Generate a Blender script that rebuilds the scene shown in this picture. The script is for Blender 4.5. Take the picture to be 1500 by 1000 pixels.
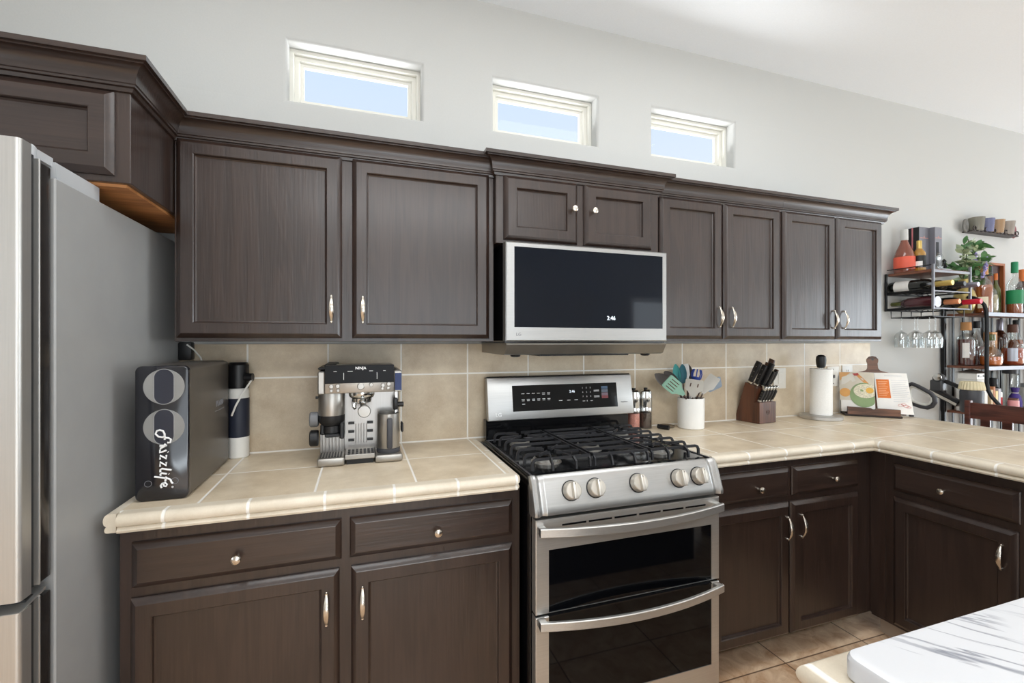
import bpy, bmesh, math, random
from mathutils import Matrix, Vector
random.seed(7)
for o in list(bpy.data.objects): bpy.data.objects.remove(o)
SC = bpy.context.scene
COL = SC.collection
PI = math.pi

# ---------------------------------------------------------------- camera, sky, lights, exposure
YAW = math.radians(18.45)
cam_d = bpy.data.cameras.new('camera'); cam_d.sensor_width = 36.0; cam_d.lens = 664.0/1500*36.0
cam_d.clip_start = 0.02
cam = bpy.data.objects.new('camera', cam_d); COL.objects.link(cam)
cam.location = (0, -2.085, 1.372); cam.rotation_euler = (PI/2, 0, -YAW)
SC.camera = cam

world = bpy.data.worlds.new('sky'); SC.world = world; world.use_nodes = True
wn = world.node_tree.nodes; wl = world.node_tree.links; wn.clear()
wo = wn.new('ShaderNodeOutputWorld'); wb = wn.new('ShaderNodeBackground')
wt = wn.new('ShaderNodeTexCoord'); ws = wn.new('ShaderNodeSeparateXYZ'); wr = wn.new('ShaderNodeValToRGB')
wr.color_ramp.elements[0].position = 0.12; wr.color_ramp.elements[0].color = (0.92, 0.96, 1.0, 1)
wr.color_ramp.elements[1].position = 0.75; wr.color_ramp.elements[1].color = (0.50, 0.71, 1.0, 1)
wl.new(wt.outputs['Generated'], ws.inputs[0]); wl.new(ws.outputs['Z'], wr.inputs[0])
wl.new(wr.outputs[0], wb.inputs['Color']); wb.inputs['Strength'].default_value = 1.08
wl.new(wb.outputs[0], wo.inputs[0])

def area_light(name, loc, rot, sx, sy, power, color=(1, 1, 1)):
    d = bpy.data.lights.new(name, 'AREA'); d.shape = 'RECTANGLE'; d.size = sx; d.size_y = sy
    d.energy = power; d.color = color
    o = bpy.data.objects.new(name, d); COL.objects.link(o); o.location = loc; o.rotation_euler = rot
    return o
# daylight coming in at the openings behind and to the right of the camera
area_light('daylight_patio_door', (7.93, -3.1, 1.25), (0, PI/2, 0), 2.1, 3.0, 150, (0.84, 0.93, 1))
area_light('left_fill', (-3.43, -3.2, 1.45), (0, -PI/2, 0), 1.5, 2.2, 40, (0.84, 0.93, 1.0))  # added lamp from the left, for sheen on the peninsula door
area_light('daylight_rear_window', (5.2, -5.57, 1.5), (PI/2, 0, 0), 1.5, 1.3, 20, (0.84, 0.93, 1))
area_light('daylight_rear_door', (.85, -5.57, 1.20), (PI/2, 0, 0), 2.9, 2.1, 46, (0.84, 0.93, 1))
# added upward fill lamps by the rear and patio openings, brightening the ceiling
area_light('ceiling_fill_rear', (1.6, -5.40, .30), (PI*.86, 0, 0), 4.0, .5, 46, (0.84, 0.93, 1))
area_light('ceiling_fill_patio', (7.75, -3.1, .30), (PI*.86, 0, PI/2), 2.8, .5, 62, (0.84, 0.93, 1))
# unseen overhead fill lamps added to lift counters, floor and rear room
area_light('overhead_fill_kitchen', (-.1, -1.35, 2.96), (0, 0, 0), 1.3, .7, 17, (0.95, 0.98, 1))
area_light('overhead_fill_aisle', (1.6, -1.15, 2.96), (0, 0, 0), 1.3, .7, 17, (0.95, 0.98, 1))
area_light('overhead_fill_rear', (.6, -4.0, 2.96), (0, 0, 0), 2.4, 1.0, 76, (0.93, 0.97, 1))
# added lamp outside, below the clerestory sills, whitening the window reveals
area_light('reveal_fill', (.9, .80, 1.75), (-PI*.70, 0, 0), 3.6, .5, 125, (0.97, 0.985, 1))
SC.view_settings.view_transform = 'Standard'; SC.view_settings.look = 'None'
SC.view_settings.gamma = 1.0; SC.view_settings.exposure = -0.06; SC.view_settings.use_curve_mapping = False
SC.cycles.max_bounces = 10; SC.cycles.diffuse_bounces = 6; SC.cycles.glossy_bounces = 5
SC.cycles.transmission_bounces = 8; SC.cycles.transparent_max_bounces = 12
SC.cycles.sample_clamp_indirect = 6.0
SC.cycles.use_denoising = True

# ---------------------------------------------------------------- materials
def lin(c):
    return tuple(((v/255.0)/12.92 if v/255.0 <= 0.04045 else ((v/255.0+0.055)/1.055)**2.4) for v in c)
MATS = {}
def base_mat(name):
    m = bpy.data.materials.new(name); m.use_nodes = True
    nt = m.node_tree; b = nt.nodes['Principled BSDF']
    return m, nt, b
def set_in(b, k, v):
    if k in b.inputs: b.inputs[k].default_value = v
def mat(name, rgb, rough=0.5, metal=0.0, var=0.08, scale=12.0, stretch=(1, 1, 1), bump=0.0, coat=0.0,
        trans=0.0, ior=1.45, alpha=1.0, emit=None, spec=0.5, coat_rough=0.1):
    """plain procedural surface: base colour modulated by noise, optional noise bump"""
    if name in MATS: return MATS[name]
    m, nt, b = base_mat(name); N = nt.nodes; L = nt.links
    c = lin(rgb)
    tc = N.new('ShaderNodeTexCoord'); mp = N.new('ShaderNodeMapping'); mp.inputs['Scale'].default_value = stretch
    no = N.new('ShaderNodeTexNoise'); no.inputs['Scale'].default_value = scale; no.inputs['Detail'].default_value = 5
    rp = N.new('ShaderNodeValToRGB')
    rp.color_ramp.elements[0].position = 0.3; rp.color_ramp.elements[1].position = 0.7
    rp.color_ramp.elements[0].color = tuple(x*(1-var) for x in c)+(1,)
    rp.color_ramp.elements[1].color = tuple(min(1, x*(1+var)) for x in c)+(1,)
    L.new(tc.outputs['Object'], mp.inputs[0]); L.new(mp.outputs[0], no.inputs['Vector'])
    L.new(no.outputs['Fac'], rp.inputs[0]); L.new(rp.outputs[0], b.inputs['Base Color'])
    if bump:
        bp = N.new('ShaderNodeBump'); bp.inputs['Strength'].default_value = bump; bp.inputs['Distance'].default_value = 0.002
        L.new(no.outputs['Fac'], bp.inputs['Height']); L.new(bp.outputs[0], b.inputs['Normal'])
    set_in(b, 'Roughness', rough); set_in(b, 'Metallic', metal); set_in(b, 'Coat Weight', coat); set_in(b, 'Coat Roughness', coat_rough)
    set_in(b, 'Transmission Weight', trans); set_in(b, 'IOR', ior); set_in(b, 'Alpha', alpha); set_in(b, 'Specular IOR Level', spec)
    if emit:
        set_in(b, 'Emission Color', lin(emit[0])+(1,)); set_in(b, 'Emission Strength', emit[1])
    MATS[name] = m; return m

def wood_mat(name, rgb, rgb2, axis='z', rough=0.34, coat=0.45, bump=0.35, rough2=None):
    """stained oak: open pores and cathedral grain running along one axis"""
    if name in MATS: return MATS[name]
    m, nt, b = base_mat(name); N = nt.nodes; L = nt.links
    st = {'z': (9, 9, 1.0), 'x': (1.0, 9, 9), 'y': (9, 1.0, 9)}[axis]
    st2 = {'z': (150, 150, 5), 'x': (5, 150, 150), 'y': (150, 5, 150)}[axis]
    tc = N.new('ShaderNodeTexCoord'); mp = N.new('ShaderNodeMapping'); mp.inputs['Scale'].default_value = st
    n1 = N.new('ShaderNodeTexNoise'); n1.inputs['Scale'].default_value = 1.3; n1.inputs['Detail'].default_value = 3
    n1.inputs['Distortion'].default_value = 0.6
    mm = N.new('ShaderNodeMath'); mm.operation = 'MULTIPLY'; mm.inputs[1].default_value = 26
    sn = N.new('ShaderNodeMath'); sn.operation = 'SINE'
    mp2 = N.new('ShaderNodeMapping'); mp2.inputs['Scale'].default_value = st2
    n2 = N.new('ShaderNodeTexNoise'); n2.inputs['Scale'].default_value = 1.0; n2.inputs['Detail'].default_value = 2
    ad = N.new('ShaderNodeMath'); ad.operation = 'MULTIPLY_ADD'; ad.inputs[1].default_value = 0.22
    rp = N.new('ShaderNodeValToRGB'); rp.color_ramp.elements[0].position = 0.25; rp.color_ramp.elements[1].position = 0.75
    rp.color_ramp.elements[0].color = lin(rgb)+(1,); rp.color_ramp.elements[1].color = lin(rgb2)+(1,)
    L.new(tc.outputs['Object'], mp.inputs[0]); L.new(tc.outputs['Object'], mp2.inputs[0])
    L.new(mp.outputs[0], n1.inputs['Vector']); L.new(mp2.outputs[0], n2.inputs['Vector'])
    L.new(n1.outputs['Fac'], mm.inputs[0]); L.new(mm.outputs[0], sn.inputs[0])
    L.new(sn.outputs[0], ad.inputs[0]); L.new(n2.outputs['Fac'], ad.inputs[2])
    L.new(ad.outputs[0], rp.inputs[0]); L.new(rp.outputs[0], b.inputs['Base Color'])
    bp = N.new('ShaderNodeBump'); bp.inputs['Strength'].default_value = bump; bp.inputs['Distance'].default_value = 0.0015
    L.new(ad.outputs[0], bp.inputs['Height']); L.new(bp.outputs[0], b.inputs['Normal'])
    set_in(b, 'Roughness', rough); set_in(b, 'Coat Weight', coat); set_in(b, 'Coat Roughness', 0.22)
    MATS[name] = m; return m

def tile_mat(name, rgb, rgb2, grout, ax, off, pitch, gw=0.007, rough=0.35, noise=7.0, bump=0.5, veins=False):
    """square tiles with grout lines; ax = two world axes (or one), off = line offsets, pitch = spacing (objects sit at the origin)"""
    m, nt, b = base_mat(name); N = nt.nodes; L = nt.links
    tc = N.new('ShaderNodeTexCoord'); sp = N.new('ShaderNodeSeparateXYZ'); L.new(tc.outputs['Object'], sp.inputs[0])
    masks = []; cells = []
    for a, o, p in zip(ax, off, pitch):
        s1 = N.new('ShaderNodeMath'); s1.operation = 'SUBTRACT'; s1.inputs[1].default_value = o; L.new(sp.outputs[a], s1.inputs[0])
        dv = N.new('ShaderNodeMath'); dv.operation = 'DIVIDE'; dv.inputs[1].default_value = p; L.new(s1.outputs[0], dv.inputs[0])
        fl = N.new('ShaderNodeMath'); fl.operation = 'FLOOR'; L.new(dv.outputs[0], fl.inputs[0]); cells.append(fl)
        ad = N.new('ShaderNodeMath'); ad.operation = 'ADD'; ad.inputs[1].default_value = 0.5; L.new(dv.outputs[0], ad.inputs[0])
        fr = N.new('ShaderNodeMath'); fr.operation = 'FRACT'; L.new(ad.outputs[0], fr.inputs[0])
        s2 = N.new('ShaderNodeMath'); s2.operation = 'SUBTRACT'; s2.inputs[1].default_value = 0.5; L.new(fr.outputs[0], s2.inputs[0])
        ab = N.new('ShaderNodeMath'); ab.operation = 'ABSOLUTE'; L.new(s2.outputs[0], ab.inputs[0])
        mr = N.new('ShaderNodeMapRange'); mr.inputs['From Min'].default_value = gw*0.35/p; mr.inputs['From Max'].default_value = gw*0.62/p
        L.new(ab.outputs[0], mr.inputs['Value']); masks.append(mr)
    mk = masks[0].outputs[0]
    if len(masks) > 1:
        mn = N.new('ShaderNodeMath'); mn.operation = 'MINIMUM'; L.new(masks[0].outputs[0], mn.inputs[0]); L.new(masks[1].outputs[0], mn.inputs[1]); mk = mn.outputs[0]
    no = N.new('ShaderNodeTexNoise'); no.inputs['Scale'].default_value = noise; no.inputs['Detail'].default_value = 8; no.inputs['Roughness'].default_value = 0.65
    if veins: no.inputs['Distortion'].default_value = 1.2
    L.new(tc.outputs['Object'], no.inputs['Vector'])
    n3 = N.new('ShaderNodeTexNoise'); n3.inputs['Scale'].default_value = 320; n3.inputs['Detail'].default_value = 2; L.new(tc.outputs['Object'], n3.inputs['Vector'])
    cb = N.new('ShaderNodeCombineXYZ')
    for i, c in enumerate(cells): L.new(c.outputs[0], cb.inputs[i])
    wn_ = N.new('ShaderNodeTexWhiteNoise'); wn_.noise_dimensions = '3D'; L.new(cb.outputs[0], wn_.inputs['Vector'])
    a1 = N.new('ShaderNodeMath'); a1.operation = 'MULTIPLY_ADD'; a1.inputs[1].default_value = 0.22; L.new(n3.outputs['Fac'], a1.inputs[0]); L.new(no.outputs['Fac'], a1.inputs[2])
    a2 = N.new('ShaderNodeMath'); a2.operation = 'MULTIPLY_ADD'; a2.inputs[1].default_value = 0.14; L.new(wn_.outputs['Value'], a2.inputs[0]); L.new(a1.outputs[0], a2.inputs[2])
    rp = N.new('ShaderNodeValToRGB'); rp.color_ramp.elements[0].position = 0.45; rp.color_ramp.elements[1].position = 0.9
    rp.color_ramp.elements[0].color = lin(rgb)+(1,); rp.color_ramp.elements[1].color = lin(rgb2)+(1,)
    L.new(a2.outputs[0], rp.inputs[0])
    mx = N.new('ShaderNodeMix'); mx.data_type = 'RGBA'; mx.inputs['A'].default_value = lin(grout)+(1,)
    L.new(mk, mx.inputs['Factor']); L.new(rp.outputs[0], mx.inputs['B']); L.new(mx.outputs['Result'], b.inputs['Base Color'])
    bp = N.new('ShaderNodeBump'); bp.inputs['Strength'].default_value = bump; bp.inputs['Distance'].default_value = 0.0015
    L.new(mk, bp.inputs['Height']); L.new(bp.outputs[0], b.inputs['Normal'])
    set_in(b, 'Roughness', rough)
    MATS[name] = m; return m

def glass_pane_mat(name, tint=(1, 1, 1), refl=0.08):
    m, nt, b = base_mat(name); N = nt.nodes; L = nt.links
    out = N['Material Output']; N.remove(b)
    t = N.new('ShaderNodeBsdfTransparent'); t.inputs[0].default_value = tint+(1,)
    g = N.new('ShaderNodeBsdfGlossy'); g.inputs['Roughness'].default_value = 0.02
    no = N.new('ShaderNodeTexNoise'); no.inputs['Scale'].default_value = 3.0
    mr = N.new('ShaderNodeMapRange'); mr.inputs['To Min'].default_value = refl*0.8; mr.inputs['To Max'].default_value = refl*1.2
    mx = N.new('ShaderNodeMixShader')
    L.new(no.outputs['Fac'], mr.inputs['Value']); L.new(mr.outputs[0], mx.inputs[0]); L.new(t.outputs[0], mx.inputs[1]); L.new(g.outputs[0], mx.inputs[2])
    L.new(mx.outputs[0], out.inputs[0]); MATS[name] = m; return m

def marble_mat():
    m, nt, b = base_mat('white_marble'); N = nt.nodes; L = nt.links
    tc = N.new('ShaderNodeTexCoord'); mp0 = N.new('ShaderNodeMapping'); mp0.inputs['Rotation'].default_value = (0, 0, 0.95)
    mp = N.new('ShaderNodeMapping'); mp.inputs['Scale'].default_value = (1.1, 11.0, 2.0)
    L.new(mp0.outputs[0], mp.inputs[0])
    no = N.new('ShaderNodeTexNoise'); no.inputs['Scale'].default_value = 1.5; no.inputs['Detail'].default_value = 7; no.inputs['Distortion'].default_value = 0.25
    s = N.new('ShaderNodeMath'); s.operation = 'SUBTRACT'; s.inputs[1].default_value = 0.5
    a = N.new('ShaderNodeMath'); a.operation = 'ABSOLUTE'
    mr = N.new('ShaderNodeMapRange'); mr.inputs['From Min'].default_value = 0.0; mr.inputs['From Max'].default_value = 0.024
    n2 = N.new('ShaderNodeTexNoise'); n2.inputs['Scale'].default_value = 5.0
    m2 = N.new('ShaderNodeMapRange'); m2.inputs['From Min'].default_value = 0.42; m2.inputs['From Max'].default_value = 0.6
    mxv = N.new('ShaderNodeMath'); mxv.operation = 'MAXIMUM'
    rp = N.new('ShaderNodeValToRGB'); rp.color_ramp.elements[0].color = lin((132, 135, 145))+(1,); rp.color_ramp.elements[1].color = lin((213, 214, 217))+(1,)
    rp.color_ramp.elements[1].position = 0.8
    L.new(tc.outputs['Object'], mp0.inputs[0]); L.new(mp.outputs[0], no.inputs['Vector']); L.new(no.outputs['Fac'], s.inputs[0]); L.new(s.outputs[0], a.inputs[0])
    L.new(a.outputs[0], mr.inputs['Value']); L.new(tc.outputs['Object'], n2.inputs['Vector']); L.new(n2.outputs['Fac'], m2.inputs['Value'])
    L.new(mr.outputs[0], mxv.inputs[0]); L.new(m2.outputs[0], mxv.inputs[1]); L.new(mxv.outputs[0], rp.inputs[0]); L.new(rp.outputs[0], b.inputs['Base Color'])
    set_in(b, 'Roughness', 0.28); MATS['white_marble'] = m; return m

def floor_mat():
    m = tile_mat('travertine_floor', (186, 140, 102), (250, 224, 192), (120, 94, 74), ('X', 'Y'), (1.72, -0.62), (0.46, 0.46), gw=0.006, rough=0.28, noise=9.0, bump=0.3, veins=True)
    return m

WOODV = wood_mat('espresso_oak_upright', (41, 29, 24), (51, 37, 31), 'z')
WOODH = wood_mat('espresso_oak_level', (41, 29, 24), (51, 37, 31), 'x')
WOODY = wood_mat('espresso_oak_deep', (41, 29, 24), (51, 37, 31), 'y')
RAWWOOD = wood_mat('raw_plywood', (158, 104, 58), (190, 132, 80), 'x', rough=0.6, coat=0)
WALNUT = wood_mat('walnut', (74, 48, 36), (120, 82, 62), 'x', rough=0.45, coat=0.1)
BLOCKWOOD = wood_mat('knife_block_wood', (70, 40, 26), (98, 58, 38), 'z', rough=0.4, coat=0.15)
CHAIRWOOD = wood_mat('chair_wood', (62, 30, 24), (92, 48, 38), 'y', rough=0.35, coat=0.3)
SHELFWOOD = wood_mat('shelf_wood', (84, 50, 36), (120, 74, 54), 'y', rough=0.45, coat=0.1)
STEEL = mat('brushed_steel', (206, 205, 202), 0.36, 0.86, 0.05, 6, (1, 60, 60), 0.06)
STEELV = mat('brushed_steel_upright', (192, 190, 186), 0.42, 0.88, 0.04, 6, (60, 60, 1), 0.05)
PLATE = mat('satin_plate', (150, 146, 142), 0.3, 0.95, 0.04, 6, (60, 60, 1), 0.05)
PANELSTEEL = mat('panel_steel', (176, 175, 173), 0.36, 0.92, 0.05, 6, (1, 60, 60), 0.06)
MATTEBLACK = mat('satin_black', (16, 16, 18), 0.35, spec=0.2)
SATIN = mat('satin_machine_steel', (172, 168, 162), 0.36, 0.92)
CHROME = mat('polished_steel', (210, 210, 208), 0.12, 1.0, 0.03)
NICKEL = mat('satin_nickel', (206, 198, 186), 0.25, 1.0, 0.04)
KNOBM = mat('champagne_metal', (206, 200, 190), 0.36, 0.75, 0.03)
BLKGLASS = mat('black_glass', (7, 8, 11), 0.04, 0.0, 0.05, spec=0.3)
BLKENAMEL = mat('black_enamel', (13, 13, 15), 0.14, 0.0, 0.1)
BLKPLASTIC = mat('black_plastic', (22, 22, 24), 0.4, 0.0, 0.1)
DKGREY = mat('dark_grey_plastic', (62, 62, 66), 0.42, 0.0, 0.08)
GREYPL = mat('grey_plastic', (112, 113, 116), 0.45, 0.0, 0.06)
CASTIRON = mat('cast_iron', (36, 36, 39), 0.5, 0.0, 0.15, 60, bump=0.2)
WHITEPL = mat('white_plastic', (232, 230, 224), 0.4, 0.0, 0.03)
WHITECER = mat('white_ceramic', (236, 235, 231), 0.3, 0.0, 0.03)
PAPER = mat('paper_towel_paper', (240, 239, 235), 0.9, 0.0, 0.03, 140, bump=0.3)
WALLP = mat('wall_paint', (192, 192, 189), 0.85, 0.0, 0.015, 160, bump=0.12)
CEILP = mat('ceiling_paint', (235, 239, 243), 0.9, 0.0, 0.015, 150, bump=0.12)
VINYL = mat('window_vinyl', (222, 220, 211), 0.4, 0.0, 0.02)
FRIDGEPAINT = mat('fridge_grey_paint', (150, 150, 149), 0.4, 0.0, 0.03)
FRIDGELIGHT = mat('fridge_hinge_grey', (176, 178, 180), 0.45, 0.0, 0.03)
FRIDGEEDGE = mat('fridge_dark_edge', (74, 70, 68), 0.22, 0.8, 0.08)
GASKET = mat('dark_gasket', (30, 30, 31), 0.6, 0.0, 0.1)
LETTER = mat('white_lettering', (236, 236, 236), 0.5, 0.0, 0.02)
GREYLETTER = mat('grey_lettering', (120, 120, 124), 0.5, 0.0, 0.02)
GLOW = mat('lit_digits', (235, 240, 245), 0.5, 0.0, 0.02, emit=((225, 238, 250), 0.9))
BLACKMETAL = mat('black_metal', (26, 26, 28), 0.38, 0.4, 0.1)
GUNMETAL = mat('grey_metal_bar', (128, 128, 134), 0.35, 0.3, 0.05)
PANE = glass_pane_mat('window_glass', (0.985, 0.99, 0.995), 0.008)
STEMGLASS = glass_pane_mat('stem_glass', (0.93, 0.94, 0.94), 0.16)
CLEAR = glass_pane_mat('clear_bottle_glass', (0.86, 0.88, 0.87), 0.14)
TILEBACK = tile_mat('backsplash_tile', (188, 169, 143), (222, 208, 184), (242, 239, 232), ('X', 'Z'), (0.473, 1.2235), (0.3022, 0.3022), rough=0.4)
TILETOP = tile_mat('counter_tile', (192, 174, 148), (226, 212, 188), (242, 239, 232), ('X', 'Y'), (0.473, -0.2985), (0.3022, 0.3022), rough=0.33)
TRIMX = tile_mat('edge_tile_long', (202, 190, 170), (224, 214, 196), (236, 233, 226), ('X',), (0.099,), (0.2,), rough=0.3, gw=0.008)
TRIMY = tile_mat('edge_tile_deep', (202, 190, 170), (224, 214, 196), (236, 233, 226), ('Y',), (-0.86,), (0.2,), rough=0.3, gw=0.008)
MARBLE = marble_mat()
FLOORM = floor_mat()

# ---------------------------------------------------------------- mesh building
class MB:
    """collects shapes into one mesh; M transforms everything that is added after it is set"""
    def __init__(s): s.bm = bmesh.new(); s.M = Matrix.Identity(4)
    def add(s, verts, faces, M=None):
        M = s.M @ M if M is not None else s.M
        vs = [s.bm.verts.new(M @ Vector(v)) for v in verts]
        for f in faces:
            try: s.bm.faces.new([vs[i] for i in f])
            except ValueError: pass
        return s
    def merge(s, b2, M=None):
        b2.verts.ensure_lookup_table(); b2.verts.index_update()
        s.add([v.co.copy() for v in b2.verts], [[v.index for v in f.verts] for f in b2.faces], M); b2.free(); return s
    def box(s, x0, x1, y0, y1, z0, z1, bevel=0.0, seg=2, M=None):
        b = bmesh.new(); bmesh.ops.create_cube(b, size=1)
        for v in b.verts: v.co = Vector(((x0+x1)/2+v.co.x*(x1-x0), (y0+y1)/2+v.co.y*(y1-y0), (z0+z1)/2+v.co.z*(z1-z0)))
        if bevel: bmesh.ops.bevel(b, geom=list(b.edges), offset=min(bevel, 0.49*min(abs(x1-x0), abs(y1-y0), abs(z1-z0))), segments=seg, affect='EDGES', profile=0.5)
        return s.merge(b, M)
    def loft(s, rings, close=True, cap0=True, cap1=True, M=None):
        n = len(rings[0]); vs = [p for r in rings for p in r]; fs = []
        for i in range(len(rings)-1):
            for j in range(n if close else n-1):
                a = i*n+j; b = i*n+(j+1) % n; fs.append((a, b, b+n, a+n))
        if cap0: fs.append(tuple(reversed(range(n))))
        if cap1: fs.append(tuple(range((len(rings)-1)*n, len(rings)*n)))
        return s.add(vs, fs, M)
    def lathe(s, prof, c=(0, 0, 0), seg=24, M=None, sx=1.0, sy=1.0):
        rings = [[(c[0]+r*sx*math.cos(2*PI*k/seg), c[1]+r*sy*math.sin(2*PI*k/seg), c[2]+z) for k in range(seg)] for r, z in prof]
        return s.loft(rings, True, prof[0][0] > 1e-5, prof[-1][0] > 1e-5, M)
    def tube(s, pts, r, seg=8, closed=False, M=None, flat=None):
        """round tube along points; r number or list; flat=(wide, thin, up) makes a strap"""
        P = [Vector(p) for p in pts]; n = len(P); rings = []
        up = None
        for i in range(n):
            t = (P[(i+1) % n]-P[i-1]) if closed else (P[min(i+1, n-1)]-P[max(i-1, 0)])
            t.normalize()
            if up is None:
                up = Vector((0, 0, 1)) if abs(t.z) < 0.9 else Vector((1, 0, 0))
                if flat: up = Vector(flat[2])
            u = t.cross(up); 
            if u.length < 1e-4: u = t.orthogonal()
            u.normalize(); w = u.cross(t).normalized(); up = w
            rr = r[i] if isinstance(r, (list, tuple)) else r
            a, b = (flat[0]*rr, flat[1]*rr) if flat else (rr, rr)
            rings.append([tuple(P[i]+u*a*math.cos(2*PI*k/seg+PI/seg)+w*b*math.sin(2*PI*k/seg+PI/seg)) for k in range(seg)])
        if closed: rings.append(rings[0]); return s.loft(rings, True, False, False, M)
        return s.loft(rings, True, True, True, M)
    def prism(s, prof, axis, a0, a1, M=None):
        """extrude a 2-D profile along an axis: 'x' profile is (y,z), 'y' profile is (x,z), 'z' profile is (x,y)"""
        f = {'x': lambda p, a: (a, p[0], p[1]), 'y': lambda p, a: (p[0], a, p[1]), 'z': lambda p, a: (p[0], p[1], a)}[axis]
        return s.loft([[f(p, a0) for p in prof], [f(p, a1) for p in prof]], True, True, True, M)
    def sphere(s, c, r, sx=1, sy=1, sz=1, seg=16, M=None):
        prof = [(math.sin(PI*k/10)*r, -math.cos(PI*k/10)*r*sz) for k in range(11)]
        prof[0] = (0.0, -r*sz); prof[-1] = (0.0, r*sz)
        prof[0] = (1e-6, prof[0][1]); prof[-1] = (1e-6, prof[-1][1])
        return s.lathe(prof, c, seg, M, sx, sy)
    def mesh(s, name, m, angle=30):
        bm = s.bm
        bmesh.ops.remove_doubles(bm, verts=bm.verts, dist=1e-6)
        bmesh.ops.recalc_face_normals(bm, faces=bm.faces)
        lim = math.radians(angle)
        for f in bm.faces: f.smooth = True
        for e in bm.edges:
            if len(e.link_faces) != 2 or e.calc_face_angle(0) > lim: e.smooth = False
        me = bpy.data.meshes.new(name); bm.to_mesh(me); bm.free(); me.materials.append(m)
        return me

def MBox(*a, **k): return MB().box(*a, **k)
def rrect(cx, cy, w, h, r, n=5):
    pts = []
    for (sx, sy, a0) in ((1, 1, 0), (-1, 1, 90), (-1, -1, 180), (1, -1, 270)):
        for k in range(n+1):
            a = math.radians(a0+90*k/n)
            pts.append((cx+sx*(w/2-r)+r*math.cos(a), cy+sy*(h/2-r)+r*math.sin(a)))
    return pts

def label(o, text, cat, group=None):
    o['label'] = text; o['category'] = cat
    if group: o['group'] = group
class Thing:
    def __init__(s, name, text, cat, loc=(0, 0, 0), rot=(0, 0, 0), group=None):
        s.o = bpy.data.objects.new(name, None); COL.objects.link(s.o); s.o.empty_display_size = 0.05
        s.o.location = loc; s.o.rotation_euler = rot
        s.W = Matrix.Translation(loc) @ (Matrix.Rotation(rot[2], 4, 'Z') @ Matrix.Rotation(rot[1], 4, 'Y') @ Matrix.Rotation(rot[0], 4, 'X'))
        label(s.o, text, cat, group)
    def part(s, name, mb, m, parent=None, local=False, text=None):
        me = mb.mesh(name, m) if isinstance(mb, MB) else mb
        if not local: me.transform(s.W.inverted())
        o = bpy.data.objects.new(name, me); COL.objects.link(o); o.parent = parent or s.o
        if text: o['label'] = text
        return o
def single(name, mb, m, text, cat, loc=None, group=None):
    me = mb.mesh(name, m) if isinstance(mb, MB) else mb
    if loc: me.transform(Matrix.Translation(loc).inverted())
    o = bpy.data.objects.new(name, me); COL.objects.link(o)
    if loc: o.location = loc
    label(o, text, cat, group); return o
def struct(name, mb, m, parent=None):
    o = bpy.data.objects.new(name, mb.mesh(name, m)); COL.objects.link(o)
    if parent: o.parent = parent
    else: o['kind'] = 'structure'
    return o
FRONT = Matrix.Rotation(PI/2, 4, 'X')            # text plane -> faces -Y
def text_mesh(body, size, M, depth=0.0006, align='CENTER', bold=0.0, shear=0.0):
    cu = bpy.data.curves.new('lettering', 'FONT'); cu.body = body; cu.size = size; cu.extrude = depth
    cu.align_x = align; cu.align_y = 'CENTER'; cu.offset = bold; cu.shear = shear; cu.resolution_u = 3
    o = bpy.data.objects.new('lettering', cu); COL.objects.link(o)
    dg = bpy.context.evaluated_depsgraph_get(); me = bpy.data.meshes.new_from_object(o.evaluated_get(dg))
    bpy.data.objects.remove(o); bpy.data.curves.remove(cu); me.transform(M); return me
def text_part(t, body, size, x, y, z, m, parent=None, R=FRONT, **k):
    me = text_mesh(body, size, Matrix.Translation((x, y, z)) @ R, **k); me.materials.clear(); me.materials.append(m)
    return t.part('lettering', me, m, parent)

def slab_ring(u0, u1, v0, v1, ins, h, f):
    return [f(u0+ins, v0+ins, h), f(u1-ins, v0+ins, h), f(u1-ins, v1-ins, h), f(u0+ins, v1-ins, h)]
def panel(mb, u0, u1, v0, v1, f, prof):
    mb.loft([slab_ring(u0, u1, v0, v1, i, h, f) for i, h in prof]); return mb
DOORP = [(0, 0), (0, .006), (.003, .010), (.013, .0185), (.016, .020), (.050, .020), (.0525, .0175), (.054, .0095), (.0585, .0065), (.060, .0065)]
DRAWP = [(0, 0), (0, .006), (.003, .010), (.014, .0185), (.017, .020)]
def face_front(y): return lambda u, v, h: (u, y-h, v)          # u = x
def face_side(x): return lambda u, v, h: (x-h, u, v)           # u = y, faces -X

def pull_mesh(f, u, v0, v1, h0=0.020):
    """arched pull: slender leaf-shaped bow standing off the door between two feet"""
    mb = MB(); n = 14; rings = []
    for k in range(n+1):
        a = k/n; vv = v0+(v1-v0)*a; c = h0+0.004+0.021*math.sin(PI*a); w = 0.0022+0.0062*math.sin(PI*a); th = 0.002+0.0016*math.sin(PI*a)
        rings.append([f(u+w*math.cos(2*PI*q/10), vv, c+th*math.sin(2*PI*q/10)) for q in range(10)])
    mb.loft(rings)
    for vv in (v0+0.006, v1-0.006):
        mb.tube([f(u, vv, h0-0.001), f(u, vv, h0+0.010)], [0.0055, 0.0035], 8)
    return mb
def knob_mesh(f, u, v, h0=0.020):
    mb = MB()
    prof = [(0.006, 0), (0.006, 0.002), (0.0045, 0.006), (0.005, 0.012), (0.011, 0.017), (0.0135, 0.022), (0.012, 0.026), (0.006, 0.029), (0.001, 0.0295)]
    c = Vector(f(u, v, h0)); n = (Vector(f(u, v, h0+1))-c)
    R = Vector((0, 0, 1)).rotation_difference(n).to_matrix().to_4x4()
    mb.lathe(prof, (0, 0, 0), 18, Matrix.Translation(c) @ R); return mb
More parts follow.
